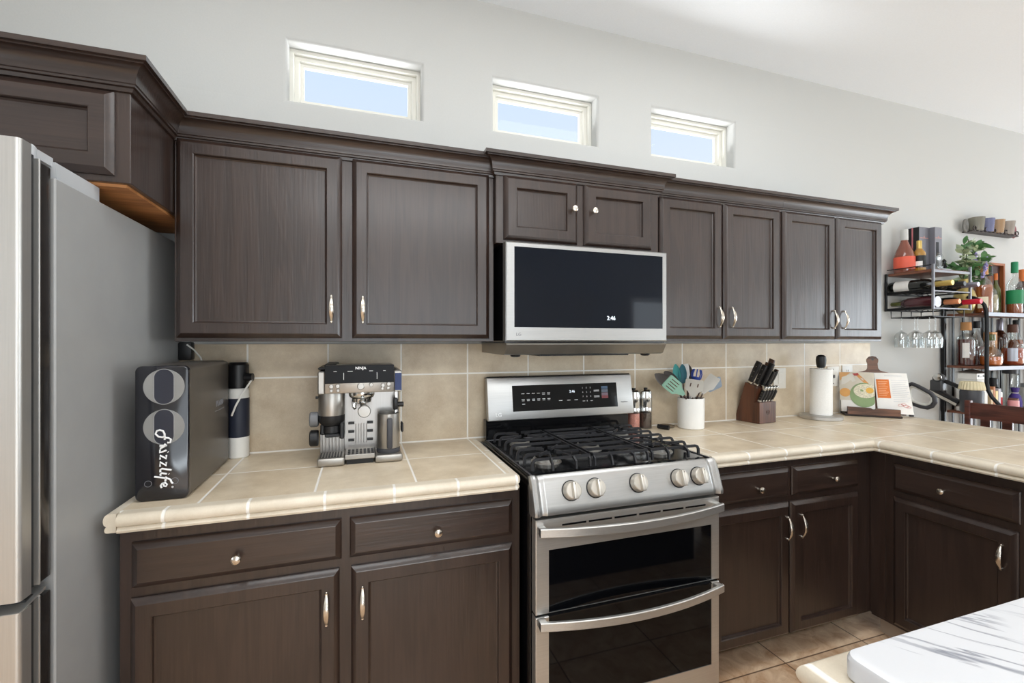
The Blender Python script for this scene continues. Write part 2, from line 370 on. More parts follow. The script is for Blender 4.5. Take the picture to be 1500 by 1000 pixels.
def add_door(t, f, u0, u1, v0, v1, pull=None, knob=None, mat_=None):
    d = t.part('door', panel(MB(), u0, u1, v0, v1, f, DOORP).mesh('door', mat_ or WOODV, 15), None)
    if pull: t.part('handle', pull_mesh(f, *pull), NICKEL, d)
    if knob: t.part('knob', knob_mesh(f, *knob), NICKEL, d)
    return d
def add_drawer(t, f, u0, u1, v0, v1, knob, mat_):
    d = t.part('drawer', panel(MB(), u0, u1, v0, v1, f, DRAWP).mesh('drawer', mat_, 15), None)
    t.part('knob', knob_mesh(f, *knob), NICKEL, d); return d

def sweep(mb, path, prof, close_ends=True):
    """mitred sweep of profile (out, z) along a plan path; 'out' points to the right of travel"""
    P = [Vector((p[0], p[1])) for p in path]; rings = []
    for i, p in enumerate(P):
        ns = []
        if i > 0: d = (P[i]-P[i-1]).normalized(); ns.append(Vector((d.y, -d.x)))
        if i < len(P)-1: d = (P[i+1]-P[i]).normalized(); ns.append(Vector((d.y, -d.x)))
        n = ns[0] if len(ns) == 1 else (ns[0]+ns[1])/(1+ns[0].dot(ns[1]))
        rings.append([(p.x+n.x*o, p.y+n.y*o, z) for o, z in prof])
    return mb.loft(rings, True, close_ends, close_ends)
def crown_prof(dz=0.0):
    p = [(-.004, 2.034), (.007, 2.036), (.010, 2.045), (.016, 2.047), (.016, 2.053), (.019, 2.055), (.0195, 2.066), (.022, 2.077), (.027, 2.087), (.034, 2.094), (.042, 2.098), (.046, 2.0985), (.046, 2.103), (.055, 2.1035), (.055, 2.117), (-.004, 2.117)]
    return [(a, z+dz) for a, z in p]

# ---------------------------------------------------------------- the room
RX0, RX1, RY0, H = -3.40, 7.9, -5.55, 2.985
struct('floor', MBox(RX0-.1, RX1+.1, RY0-.1, .16, -.08, 0), FLOORM)
struct('ceiling', MBox(RX0-.1, RX1+.1, RY0-.1, .16, H, H+.08), CEILP)
WINS = [(-.306, .280, 2.364, 2.647), (.586, 1.177, 2.368, 2.652), (1.480, 2.073, 2.366, 2.656)]
def wall_with_holes(mb, u0, u1, v0, v1, holes, f, t, rnd=0.016):
    us = sorted({u0, u1, *[h[i] for h in holes for i in (0, 1)]}); vs = sorted({v0, v1, *[h[i] for h in holes for i in (2, 3)]})
    for d in (0.0, t):
        for i in range(len(us)-1):
            for j in range(len(vs)-1):
                cu, cv = (us[i]+us[i+1])/2, (vs[j]+vs[j+1])/2
                if any(h[0] < cu < h[1] and h[2] < cv < h[3] for h in holes): continue
                mb.add([f(us[i], vs[j], d), f(us[i+1], vs[j], d), f(us[i+1], vs[j+1], d), f(us[i], vs[j+1], d)], [(0, 1, 2, 3)])
    for h in holes:
        prof = [(rnd*(1-math.cos(a)), rnd*(1-math.sin(a))) for a in [PI/2*k/5 for k in range(6)]]
        prof = [(rnd-rnd*math.cos(PI/2*k/5), rnd-rnd*math.cos(PI/2-PI/2*k/5)) for k in range(6)]
        rr = [(0, 0)]+[(rnd*math.sin(PI/2*k/5), rnd*(1-math.cos(PI/2*k/5))) for k in range(1, 6)]+[(rnd, t-.001), (0, t)]
        mb.loft([slab_ring(*h, i, d, f) for i, d in rr], True, False, False)
    ext = [f(u0, v0, 0), f(u1, v0, 0), f(u1, v1, 0), f(u0, v1, 0)]; ex2 = [f(u0, v0, t), f(u1, v0, t), f(u1, v1, t), f(u0, v1, t)]
    mb.loft([ext, ex2], True, False, False)
    return mb
struct('wall_back', wall_with_holes(MB(), RX0-.1, RX1+.1, 0, H, WINS, lambda u, v, d: (u, d, v), .16), WALLP)
LW = [(-4.35, -2.05, .65, 2.25)]  # hole for the added left window
struct('wall_left', wall_with_holes(MB(), RY0-.1, 0, 0, H, LW, lambda u, v, d: (RX0-d, u, v), .1), WALLP)
struct('wall_side', MBox(-1.72, -1.61, -.78, -.001, 0, H), WALLP)
RW = [(-4.6, -1.6, .15, 2.35)]
struct('wall_right', wall_with_holes(MB(), RY0-.1, 0, 0, H, RW, lambda u, v, d: (RX1+d, u, v), .1), WALLP)
BW = [(4.45, 5.95, .85, 2.15), (-.65, 2.35, .1, 2.3)]
struct('wall_rear', wall_with_holes(MB(), RX0, RX1, 0, H, BW, lambda u, v, d: (u, RY0-d, v), .1), WALLP)
for i, (a, b, c, d) in enumerate(WINS):
    a, b, c, d = a+.016, b-.016, c+.016, d-.016
    f = lambda u, v, h: (u, .115-h, v)
    mb = MB(); mb.loft([slab_ring(a, b, c, d, ii, h, f) for ii, h in [(0, 0), (0, .05), (.014, .05), (.016, .046), (.018, .030), (.034, .030), (.036, .026), (.040, .016), (.052, .014), (.054, 0)]], True, False, False)
    w = struct('window_%d' % (i+1), mb, VINYL)
    g = struct('glass_pane', MBox(a+.05, b-.05, .107, .111, c+.05, d-.05), PANE, w)
# frames of the openings behind the camera
def opening_frame(name, u0, u1, v0, v1, f, bars):
    mb = MB(); mb.loft([slab_ring(u0, u1, v0, v1, i, d, f) for i, d in [(0, .02), (.07, .02), (.07, .07), (0, .07), (0, .02)]], True, False, False)
    for b in bars: mb.loft([slab_ring(*b, 0, d, f) for d in (.02, .07)])
    return struct(name, mb, VINYL)
opening_frame('door_1', -4.584, -1.616, .166, 2.334, lambda u, v, d: (RX1+d, u, v), [(-3.14, -3.06, .17, 2.33)])
opening_frame('window_4', 4.466, 5.934, .866, 2.134, lambda u, v, d: (u, RY0-d, v), [(5.17, 5.23, .87, 2.13), (4.47, 5.93, 1.48, 1.52)])
opening_frame('window_5', -4.334, -2.066, .666, 2.234, lambda u, v, d: (RX0-d, u, v), [(-3.23, -3.17, .67, 2.23)])  # unseen window added to go with the left fill lamp
opening_frame('door_2', -.634, 2.334, .116, 2.284, lambda u, v, d: (u, RY0-d, v), [(.82, .88, .12, 2.28)])
# made-up rims around the added overhead fill lamps
for i, (lx, ly, a, b) in enumerate(((-.1, -1.35, .65, .35), (1.6, -1.15, .65, .35), (.6, -4.0, 1.2, .5))):
    fr = MB(); fr.loft([slab_ring(lx-a-.05, lx+a+.05, ly-b-.05, ly+b+.05, ii, h, lambda u, v, h: (u, v, 2.9849-h)) for ii, h in [(0, 0), (0, .03), (.045, .03), (.045, 0)]], True, False, False)
    struct('trim_%d' % (i+2), fr, VINYL)
# tiled splash behind the counters
struct('trim_1', MBox(-.70, 3.165, -.011, -.0005, .90, 1.361), TILEBACK)

# ---------------------------------------------------------------- upper cabinets
FF = face_front(-.311)
def upper_box(t, x0, x1, z0, z1, yf, raw_bottom=False):
    t.part('carcass', MBox(x0, x1, yf, -.004, z0, z1, .0015, 1), WOODV)
t = Thing('wall_cabinet', 'wide dark brown upper cabinet with two large doors between fridge and microwave', 'cabinet', (-.03, -.15, 1.372))
upper_box(t, -.584, .513, 1.372, 2.05, -.311)
add_door(t, FF, -.577, -.065, 1.384, 2.045, pull=(-.100, 1.438, 1.540))
add_door(t, FF, -.030, .492, 1.384, 2.045, pull=(.007, 1.438, 1.540))
t.part('crown_moulding', sweep(MB(), [(-.5855, -.311), (.513, -.311)], crown_prof()), WOODH)
t = Thing('wall_cabinet', 'small dark brown upper cabinet with two knobbed doors above the microwave', 'cabinet', (.9, -.15, 1.766))
upper_box(t, .5145, 1.2835, 1.768, 2.055, -.338)
FM = face_front(-.338)
add_door(t, FM, .546, .873, 1.783, 2.043, knob=(.846, 1.925))
add_door(t, FM, .905, 1.243, 1.783, 2.043, knob=(.940, 1.925))
t.part('crown_moulding', sweep(MB(), [(.5145, -.312), (.5145, -.338), (1.2835, -.338), (1.2835, -.312)], crown_prof(.004)), WOODH)
t = Thing('wall_cabinet', 'dark brown upper cabinet with two narrow doors just right of the microwave', 'cabinet', (1.66, -.15, 1.372))
upper_box(t, 1.285, 2.0415, 1.372, 2.05, -.311)
add_door(t, FF, 1.303, 1.664, 1.384, 2.043, pull=(1.636, 1.438, 1.540))
add_door(t, FF, 1.672, 2.032, 1.384, 2.043, pull=(1.712, 1.438, 1.540))
t.part('crown_moulding', sweep(MB(), [(1.2855, -.311), (2.0415, -.311)], crown_prof()), WOODH)
t = Thing('wall_cabinet', 'dark brown upper cabinet at the right end of the row, beside the bottle rack', 'cabinet', (2.42, -.15, 1.372))
upper_box(t, 2.0425, 2.80, 1.372, 2.05, -.311)
add_door(t, FF, 2.052, 2.420, 1.384, 2.043, pull=(2.396, 1.438, 1.540))
add_door(t, FF, 2.430, 2.783, 1.384, 2.043, pull=(2.472, 1.438, 1.540))
t.part('crown_moulding', sweep(MB(), [(2.0425, -.311), (2.80, -.311), (2.80, -.02)], crown_prof()), WOODH)
t = Thing('wall_cabinet', 'deep dark brown cabinet mounted above the refrigerator', 'cabinet', (-1.1, -.3, 1.79))
t.part('carcass', MBox(-1.60, -.586, -.607, -.004, 1.795, 2.05, .0015, 1), WOODV)
t.part('underside_panel', MBox(-1.585, -.600, -.592, -.02, 1.787, 1.795), RAWWOOD, text='bare orange plywood underside')
FG = face_front(-.607)
add_door(t, FG, -1.075, -.619, 1.812, 2.032, mat_=WOODH); add_door(t, FG, -1.575, -1.110, 1.812, 2.032, mat_=WOODH)
t.part('crown_moulding', sweep(MB(), [(-1.60, -.607), (-.586, -.607), (-.586, -.300)], crown_prof(.001)), WOODH)

# ---------------------------------------------------------------- base cabinets
FB = face_front(-.591)
t = Thing('base_cabinet', 'dark brown lower cabinet left of the range with two drawers over two doors', 'cabinet', (-.05, -.3, 0))
t.part('carcass', MBox(-.617, .527, -.591, -.02, .10, .868, .0015, 1), WOODV)
t.part('toe_kick', MBox(-.60, .51, -.47, -.03, 0, .0995), WOODH)
add_drawer(t, FB, -.587, -.056, .705, .828, (-.333, .759), WOODH)
add_drawer(t, FB, -.032, .497, .705, .828, (.236, .758), WOODH)
add_door(t, FB, -.590, -.062, .112, .677, pull=(-.098, .515, .619))
add_door(t, FB, -.028, .497, .112, .677, pull=(.005, .515, .619))
t = Thing('base_cabinet', 'dark brown lower cabinet between the range and the inside corner', 'cabinet', (1.8, -.3, 0))
t.part('carcass', MBox(1.303, 2.284, -.591, -.02, .10, .868, .0015, 1), WOODV)
t.part('toe_kick', MBox(1.31, 2.30, -.47, -.03, 0, .0995), WOODH)
add_drawer(t, FB, 1.335, 1.760, .703, .828, (1.577, .756), WOODH)
add_drawer(t, FB, 1.780, 2.185, .703, .828, (2.010, .760), WOODH)
add_door(t, FB, 1.335, 1.761, .105, .677, pull=(1.741, .517, .622))
add_door(t, FB, 1.769, 2.184, .105, .677, pull=(1.822, .517, .622))
FP = face_side(2.286)
t = Thing('base_cabinet', 'dark brown peninsula cabinet facing left, one drawer over one door', 'cabinet', (2.55, -1.2, 0))
t.part('carcass', MB().box(2.286, 2.88, -2.0, -.592, .088, .868, .0015, 1), WOODV)
t.part('toe_kick', MB().box(2.335, 2.84, -1.98, -.60, 0, .088), mat('pale_toe_tile', (168, 150, 132), .5), text='pale tile toe kick')
t.part('corner_filler', MB().box(2.279, 2.2865, -.655, -.5925, .10, .867, .001, 1), WOODV)
add_drawer(t, FP, -1.106, -.690, .704, .825, (-.882, .759), WOODY)
add_door(t, FP, -1.100, -.690, .10, .674, pull=(-1.060, .520, .617))
d = None

# ---------------------------------------------------------------- tiled worktops
def nose_prof(top=.918):
    # (out, z) from inner top round the bullnose to the underside
    c = [(-.035, top), (-.006, top+.0005)]
    c += [(-.006+.018*math.sin(a), top-.0175+.018*math.cos(a)) for a in [PI*k/10 for k in range(1, 8)]]
    c += [(.004, top-.030), (.0005, top-.033), (.005, top-.036), (.0075, top-.041), (.005, top-.047), (-.002, top-.049), (-.035, top-.049)]
    return c
t = Thing('countertop', 'beige tiled countertop with rounded edge left of the range', 'countertop', (0, 0, 0))
t.part('slab', MBox(-.624, .500, -.603, -.0115, .8685, .918), TILETOP)
nb = sweep(MB(), [(-.604, -.605), (.504, -.605)], [(o+.028, z) for o, z in nose_prof()])
t.part('edge_trim', nb, TRIMX)
e = sweep(MB(), [(.500, -.622), (.500, -.0115)], [(o*.6+.010, z) for o, z in nose_prof(.9182)])
t.part('edge_trim', e, TRIMY)
e = sweep(MB(), [(-.622, -.0115), (-.622, -.624)], [(o*.6+.010, z) for o, z in nose_prof(.9182)])
t.part('edge_trim', e, TRIMY)
t = Thing('countertop', 'beige tiled L-shaped countertop right of the range, running into the peninsula', 'countertop', (0, 0, 0))
mb = MB(); mb.box(1.318, 2.262, -.603, -.0115, .8685, .918); mb.box(2.262, 3.150, -2.02, -.0115, .8685, .918)
t.part('slab', mb, TILETOP)
t.part('edge_trim', sweep(MB(), [(1.316, -.605), (2.267, -.605)], [(o+.028, z) for o, z in nose_prof()]), TRIMX)
t.part('edge_trim', sweep(MB(), [(2.267, -.605), (2.267, -2.02)], [(o+.028, z) for o, z in nose_prof(.9181)]), TRIMY)
t.part('edge_trim', sweep(MB(), [(3.145, -2.02), (3.145, -.0115)], [(o+.012, z) for o, z in nose_prof(.9182)]), TRIMY)
t.part('edge_trim', sweep(MB(), [(1.318, -.0115), (1.318, -.624)], [(o*.6+.006, z) for o, z in nose_prof(.9182)]), TRIMY)

# island in front with a marble board
t = Thing('kitchen_island', 'tile topped island in the lower right corner, nearest the camera', 'island', (1.3, -2.2, 0))
t.part('base', MBox(.66, 2.0, -2.85, -1.66, 0, .868, .002, 1), WOODV)
t.part('slab', MBox(.64, 2.0, -2.85, -1.648, .8685, .918), TILETOP)
t.part('edge_trim', sweep(MB(), [(.628, -2.85), (.628, -1.640), (2.0, -1.640)], [(-(o+.028), z) for o, z in nose_prof(.9182)]), TRIMX)

mb = MB()
prof = rrect(1.02, -1.96, .80, .64, .02)
rings = [[(1.02+(x-1.02)*k, -1.96+(y+1.96)*k, z) for x, y in prof] for k, z in ((.992, .9185), (1, .921), (1, .944), (.994, .949), (.985, .950))]
mb.loft(rings)
single('marble_board', mb, MARBLE, 'white marble board with grey veins lying on the island', 'board', (1.02, -1.96, .9185))

# ---------------------------------------------------------------- refrigerator
t = Thing('refrigerator', 'stainless steel refrigerator with grey side at the left edge', 'refrigerator', (-1.12, -.45, 0))
t.part('cabinet', MBox(-1.57, -.66, -.776, -.03, .02, 1.745, .003, 1), FRIDGEPAINT)
t.part('hinge_cover', MB().prism([(-.755, 1.7455), (-.760, 1.785), (-.575, 1.785), (-.575, 1.7455)], 'x', -.76, -.668), FRIDGELIGHT)
def fdoor(x0, x1, z0, z1):
    # flat steel skin with a tight rounded outer corner
    r = .009; pts = [(x0, -.852), (x0, -.886)]
    pts += [(x1-r+r*math.sin(a), -.877-.009*math.cos(a)) for a in [PI/2*k/6 for k in range(7)]]
    pts += [(x1, -.852)]
    return MB().prism(pts, 'z', z0, z1)
def fedge(t, d, x0, x1, z0, z1):
    t.part('door_groove', MBox(x0+.01, x1-.010, -.852, -.826, z0, z1), GASKET, d)
    t.part('door_edge', MBox(x0+.002, x1-.001, -.822, -.785, z0+.004, z1-.012, .003, 2), FRIDGEEDGE, d, text='dark glossy inner edge of the door')
    t.part('edge_strip', MBox(x0+.002, x1, -.8265, -.8215, z0+.002, z1-.006, .001, 1), STEELV, d, text='bright metal strip along the door edge')
for (x0, x1) in ((-1.57, -1.118), (-1.112, -.662)):
    d = t.part('door', fdoor(x0, x1, .838, 1.79), STEELV)
    fedge(t, d, x0, x1, .842, 1.775)
    t.part('gasket', MBox(x0+.02, x1-.012, -.786, -.776, .85, 1.74), GASKET, d)
t.part('hinge', MB().lathe([(.016, 1.768), (.018, 1.77), (.018, 1.795), (.014, 1.80)], (-.69, -.82, 0), 20).box(-.705, -.675, -.82, -.755, 1.775, 1.795), FRIDGELIGHT)
d = t.part('freezer_drawer', fdoor(-1.57, -.662, .05, .815), STEELV)
fedge(t, d, -1.57, -.662, .055, .826)
t.part('handle_recess', MB().prism([(-.885, .8155), (-.80, .829), (-.80, .8225), (-.885, .8135)], 'x', -1.565, -.664), STEEL, d)
t.part('toe_grille', MBox(-1.55, -.68, -.775, -.74, .0, .05), BLKPLASTIC)

# ---------------------------------------------------------------- gas range
t = Thing('gas_range', 'stainless steel double oven gas range with black grates', 'range', (.915, -.36, 0))
t.part('body', MBox(.541, 1.292, -.655, -.03, .04, .905, .003, 1), BLKENAMEL, text='black enamel range body')
t.part('cooktop', MB().box(.541, 1.292, -.66, -.055, .905, .9185, .004, 2).box(.553, 1.280, -.635, -.09, .9186, .9195), BLKENAMEL)
for s in (.546, 1.287):
    t.part('side_rail', MBox(s-.004, s+.004, -.655, -.07, .9185, .9225, .0015, 1), DKGREY)
# curved control panel
cp = [(-.660, .9205), (-.662, .921), (-.670, .917), (-.677, .908), (-.684, .895), (-.708, .828), (-.714, .812), (-.713, .800), (-.700, .796), (-.675, .796), (-.668, .80)]
pan = t.part('control_panel', MB().prism(cp, 'x', .582, 1.252), PANELSTEEL)
for x0, x1 in ((.533, .582), (1.252, 1.301)):
    mb = MB()
    outer = x0 if x0 < .9 else x1; inner = x1 if x0 < .9 else x0
    rings = []
    for k, (a, g) in enumerate([(0, 0.0), (.10, -.001), (.22, -.005), (.36, -.006), (.50, -.001), (.62, .005), (.80, .006), (.93, .002), (1.0, -.010)]):
        xx = inner+(outer-inner)*a
        rings.append([(xx, p[0]-(g if i < 8 and i > 0 else 0), p[1]+(g*.4 if i < 4 else 0)) for i, p in enumerate(cp)])
    mb.loft(rings)
    t.part('end_cap', mb, PANELSTEEL, pan)
pn = Vector((0, -.0670, .0240)); pn = Vector((0, -.941, .337)).normalized()
for kx in (.674, .766, .936, 1.110, 1.199):
    c = Vector((kx, -.692, .868)); c.y = -.684-(.895-.868)/.067*.024
    R = Vector((0, 0, 1)).rotation_difference(pn).to_matrix().to_4x4()
    M = Matrix.Translation(c) @ R
    kb = t.part('knob', MB().lathe([(.031, .000), (.031, .006), (.029, .010), (.0285, .024), (.026, .027), (.001, .028)], (0, 0, 0), 28, M), KNOBM)
    ang = math.radians(12)
    g = MB(); g.M = M @ Matrix.Rotation(PI/2-.0, 4, 'Z') if False else M
    g.box(-.0075, .0075, -.0275, .0275, .026, .042, .003, 2)
    t.part('grip', g, KNOBM, kb)
    ds = MB(); ds.M = M; ds.box(-.0012, .0012, .018, .024, .0421, .0424); t.part('indicator', ds, BLKPLASTIC, kb)
    sh = MB().lathe([(.034, -.001), (.034, .0025), (.030, .003)], (0, 0, 0), 28, M); t.part('bezel', sh, BLKPLASTIC, kb)
# oven doors
def oven_door(z0, z1, gz0, gz1, hz, vents=False):
    f = face_front(-.660); mb = MB()
    x0, x1 = .546, 1.296
    # frame as steel border round the glass
    rings = [slab_ring(x0, x1, z0, z1, 0, 0, f), slab_ring(x0, x1, z0, z1, 0, .034, f), slab_ring(x0, x1, z0, z1, .003, .037, f)]
    inner = lambda h: [f(.592, gz0, h), f(1.259, gz0, h), f(1.259, gz1, h), f(.592, gz1, h)]
    rings += [inner(.037), inner(.030)]
    mb.loft(rings)
    d = t.part('oven_door', mb, STEEL)
    t.part('window', MB().loft([inner(.0302), inner(.0345)]), BLKGLASS, d, text='black glass oven window')
    n = 16; pts = [(x0+.004+(x1-x0-.012)*k/n, -.722-.050*(1-(2*k/n-1)**2), hz) for k in range(n+1)]
    h = MB(); rings = []
    for k, p in enumerate(pts):
        rings.append([(p[0], p[1]+dy, p[2]+dz) for dy, dz in ((-.006, -.0145), (-.0085, -.012), (-.0085, .012), (-.006, .0145), (.002, .015), (.006, .010), (.006, -.010), (.002, -.014))])
    h.loft(rings)
    for xx in (x0+.004, x1-.034): h.box(xx, xx+.026, -.728, -.696, hz-.012, hz+.012, .002, 1)
    t.part('handle', h, STEEL, d)
    if vents:
        v = MB()
        for k in range(6):
            a = .640+k*.100; v.box(a, a+.090, -.6985, -.6970, .755, .761)
        t.part('vent', v, BLKENAMEL, d)
    return d
oven_door(.469, .782, .472, .680, .752, True)
d = oven_door(.055, .460, .150, .457, .449)
t.part('top_edge', MBox(.592, 1.259, -.6985, -.664, .4565, .4612), BLKENAMEL, d)
t.part('door_gap', MBox(.548, 1.294, -.690, -.655, .4605, .4685), BLKENAMEL)
t.part('kick_plate', MBox(.55, 1.29, -.62, -.58, 0, .05), BLKENAMEL)
# backguard
t.part('riser', MBox(.542, 1.291, -.085, -.04, .918, 1.012, .002, 1), BLKENAMEL)
t.part('trim_strip', MBox(.546, 1.287, -.089, -.055, .919, .922), GUNMETAL)
ft = math.atan2(.030, .192)
Mb = Matrix.Translation((.007, -.108, 1.010)) @ Matrix.Rotation(-ft, 4, 'X')
bg = MB(); bg.M = Mb; bg.box(.540, 1.303, 0, .035, 0, .197, .004, 2)
guard = t.part('backguard', bg, PANELSTEEL)
b2 = MB(); b2.M = Mb; b2.box(.542, 1.301, .006, .05, .1972, .203, .002, 1); t.part('backguard_cap', b2, BLKENAMEL, guard)
dp = MB(); dp.M = Mb; dp.box(.660, 1.213, -.0022, .002, .038, .158, .001, 1)
disp = t.part('display', dp, BLKGLASS, guard)
def bgt(body, size, x, z, m=LETTER, parent=disp, y=-.0026, **k):
    me = text_mesh(body, size, Mb @ Matrix.Translation((x, y, z)) @ FRONT, depth=.0003, **k); me.materials.clear(); me.materials.append(m)
    t.part('lettering', me, m, parent)
bgt('2:46', .017, .965, .121, GLOW)
for r_, row in enumerate(('1 2 3', '4 5 6', '7 8 9', '0')):
    for c_, ch in enumerate(row.split()):
        bgt(ch, .0095, 1.022+.021*(c_ if row != '0' else 1), .136-.021*r_)
mk = MB(); mk.M = Mb
for r_, z in enumerate((.118, .091)):
    for k in range(6): mk.box(.704+k*.026, .704+k*.026+.015, -.0027, -.002, z, z+.0022); 
    for k in range(6):
        if (r_ or k > 3): mk.box(.705+k*.026, .705+k*.026+.013, -.0027, -.002, z-.006, z-.0042)
for xx in (.893, .936, .975): mk.box(xx, xx+.018, -.0027, -.002, .079, .0812)
for zz in (.122, .117, .094, .089): mk.box(1.083, 1.112, -.0027, -.002, zz, zz+.002)
for k in (0, 2): mk.box(1.019+.021*k, 1.019+.021*k+.013, -.0027, -.002, .072, .074)
mk.box(.706, .720, -.0027, -.002, .069, .072)
t.part('panel_marks', mk, LETTER, disp)
for zz, col in ((.128, (70, 92, 118)), (.112, (96, 104, 118)), (.096, (120, 100, 112)), (.082, (128, 60, 66))):
    q = MB(); q.M = Mb; q.box(1.125, 1.161, -.0028, -.002, zz, zz+.014); t.part('button_label', q, mat('label_%d' % int(zz*1000), col, .5), disp)
bgt('LG', .024, .590, .026, LETTER, guard, -.0006, bold=.0004)
bgt('EasyClean', .009, 1.252, .060, GREYLETTER, guard, -.0006)
# burners and grates
for nm, bx, by, br in (('burner', .665, -.50, .046), ('burner', .665, -.21, .036), ('burner', .918, -.355, .040), ('burner', 1.165, -.50, .046), ('burner', 1.165, -.21, .036)):
    b = t.part('burner', MB().lathe([(br+.012, .9195), (br+.012, .922), (br, .924), (br, .935), (br-.003, .937), (.001, .937)], (bx, by, 0), 28, sy=1.5 if bx == .918 else 1), mat('burner_aluminium', (176, 172, 166), .4, .8))
    t.part('burner_cap', MB().lathe([(br-.006, .9372), (br-.004, .939), (br-.004, .943), (br-.010, .946), (.001, .947)], (bx, by, 0), 28, sy=1.5 if bx == .918 else 1), BLKENAMEL, b)
    te = MB()
    for k in range(18):
        a = 2*PI*k/18; te.box(-.002, .002, br-.001, br+.0035, .9245, .933, M=Matrix.Translation((bx, by, 0)) @ Matrix.Rotation(a, 4, 'Z'))
    if bx != .918: t.part('flame_ports', te, mat('burner_aluminium', (176, 172, 166), .4, .8), b)
GT = .9605
def grate(x0, x1, mid, hookl, hookr):
    g = MB(); fl = (.82, 1.35, (0, 0, 1)); r = .0052
    ys = [-.615+.0775*k for k in range(7)]
    for i, y in enumerate(ys):
        near = [b for b in (-.50, -.21) if abs(y-b) < .075]
        segs = [(x0, x1)] if (mid or not near) else None
        if segs is None:
            cx = (x0+x1)/2; gap = .030 if min(abs(y-b) for b in (-.50, -.21)) < .03 else .012
            segs = [(x0, cx-gap), (cx+gap, x1)] if not mid else [(x0, x1)]
        for a, b in segs:
            pts = []
            if a == x0 and hookl: pts += [(a-.001, y, .924), (a, y, .948), (a+.006, y, GT-.003), (a+.014, y, GT)]
            else: pts += [(a, y, GT)]
            if b == x1 and hookr: pts += [(b-.014, y, GT), (b-.006, y, GT-.003), (b, y, .948), (b+.001, y, .924)]
            else: pts += [(b, y, GT)]
            g.tube(pts, r, 4, flat=fl)
    for xx in ([x0+.004, x1-.004] if mid else ([x1-.004] if hookl else [x0+.004])):
        g.tube([(xx, -.625, .924), (xx, -.622, .95), (xx, -.610, GT-.001), (xx, -.145, GT-.001), (xx, -.138, .95), (xx, -.136, .924)], r, 4, flat=fl)
    if not mid:
        cx = (x0+x1)/2
        for by in (-.50, -.21):
            for a in (45, 135, 225, 315):
                c, s = math.cos(math.radians(a)), math.sin(math.radians(a))
                g.tube([(cx+.022*c, by+.022*s, GT), (cx+.090*c, by+.090*s, GT)], r, 4, flat=fl)
        for dx in (-.045, .045):
            g.tube([(cx+dx, -.640, .924), (cx+dx, -.637, .948), (cx+dx, -.622, GT-.001), (cx+dx*.6, -.565, GT)], r*1.15, 4, flat=fl)
    else:
        for dx in (-.03, .03): g.tube([((x0+x1)/2+dx*1.6, -.640, .924), ((x0+x1)/2+dx*1.6, -.630, .95), ((x0+x1)/2+dx*1.4, -.60, GT)], r*1.1, 4, flat=fl)
    return g
for a in ((.565, .788, False, True, False), (.800, 1.032, True, False, False), (1.044, 1.268, False, False, True)):
    t.part('grate', grate(*a), CASTIRON)

# ---------------------------------------------------------------- microwave
t = Thing('microwave', 'stainless steel over-the-range microwave with dark glass door', 'microwave', (.91, -.2, 1.34))
t.part('body', MBox(.536, 1.284, -.362, -.012, 1.373, 1.766, .002, 1), BLKENAMEL, text='black side casing')
f = face_front(-.362); x0, x1, z0, z1 = .537, 1.285, 1.3735, 1.764
inner = lambda h: [f(.572, 1.428, h), f(1.262, 1.428, h), f(1.262, 1.746, h), f(.572, 1.746, h)]
d = t.part('door', MB().loft([slab_ring(x0, x1, z0, z1, 0, 0, f), slab_ring(x0, x1, z0, z1, 0, .034, f), slab_ring(x0, x1, z0, z1, .004, .038, f), inner(.038), inner(.034)]), PANELSTEEL)
t.part('window', MB().loft([inner(.0342), inner(.0368)]), mat('blue_black_glass', (10, 16, 26), .05, spec=.3), d, text='dark glass door window')
text_part(t, '2:46', .024, 1.005, -.3992, 1.470, GLOW, d)
text_part(t, 'LG', .018, .590, -.4004, 1.400, GREYLETTER, d)
t.part('vent_pan', MB().prism([(-.392, 1.366), (-.398, 1.36), (-.375, 1.322), (-.36, 1.318), (-.02, 1.322), (-.02, 1.366)], 'x', .540, 1.282), mat('hood_steel', (150, 146, 138), .35, .9))
t.part('seam', MBox(.538, 1.284, -.385, -.02, 1.3662, 1.3732), BLKENAMEL)
for lx in (.60, 1.22):
    t.part('hood_lamp', MB().lathe([(.012, 1.308), (.02, 1.311), (.022, 1.319)], (lx, -.33, 0), 16), BLKPLASTIC)
t.part('filter', MBox(.70, 1.12, -.35, -.12, 1.312, 1.3195), BLKPLASTIC)

# ---------------------------------------------------------------- small appliances on the left counter
CT = .9184
t = Thing('water_filter', 'tall black water filter unit with two round windows beside the refrigerator', 'water filter', (-.537, -.31, CT))
f = lambda u, v, h: (u, -.525-h, v)
zc = (CT+1.303)/2; hh = 1.303-CT-.002
mb = MB(); rings = []
for yy, k in ((-.525, 1), (-.135, 1), (-.120, .985), (-.115, .95)):
    rings.append([(x*1.0, yy, z) for x, z in [(-.538+(px_+.538)*k, zc+(pz-zc)*k) for px_, pz in rrect(-.538, zc, .128, hh, .014)]])
mb.loft(rings); t.part('housing', mb, mat('bronze_black_casing', (92, 86, 80), .36, .5))
mb = MB(); rings = []
for yy, k in ((-.525, 1.0), (-.537, 1.0), (-.541, .985), (-.542, .96)):
    rings.append([(-.538+(a+.538)*k, yy, zc+(b-zc)*(1-(1-k)*.4)) for a, b in rrect(-.538, zc, .129, hh+.001, .016)])
mb.loft(rings); fp = t.part('front_panel', mb, mat('gloss_black_panel', (20, 20, 26), .12, coat=.5))
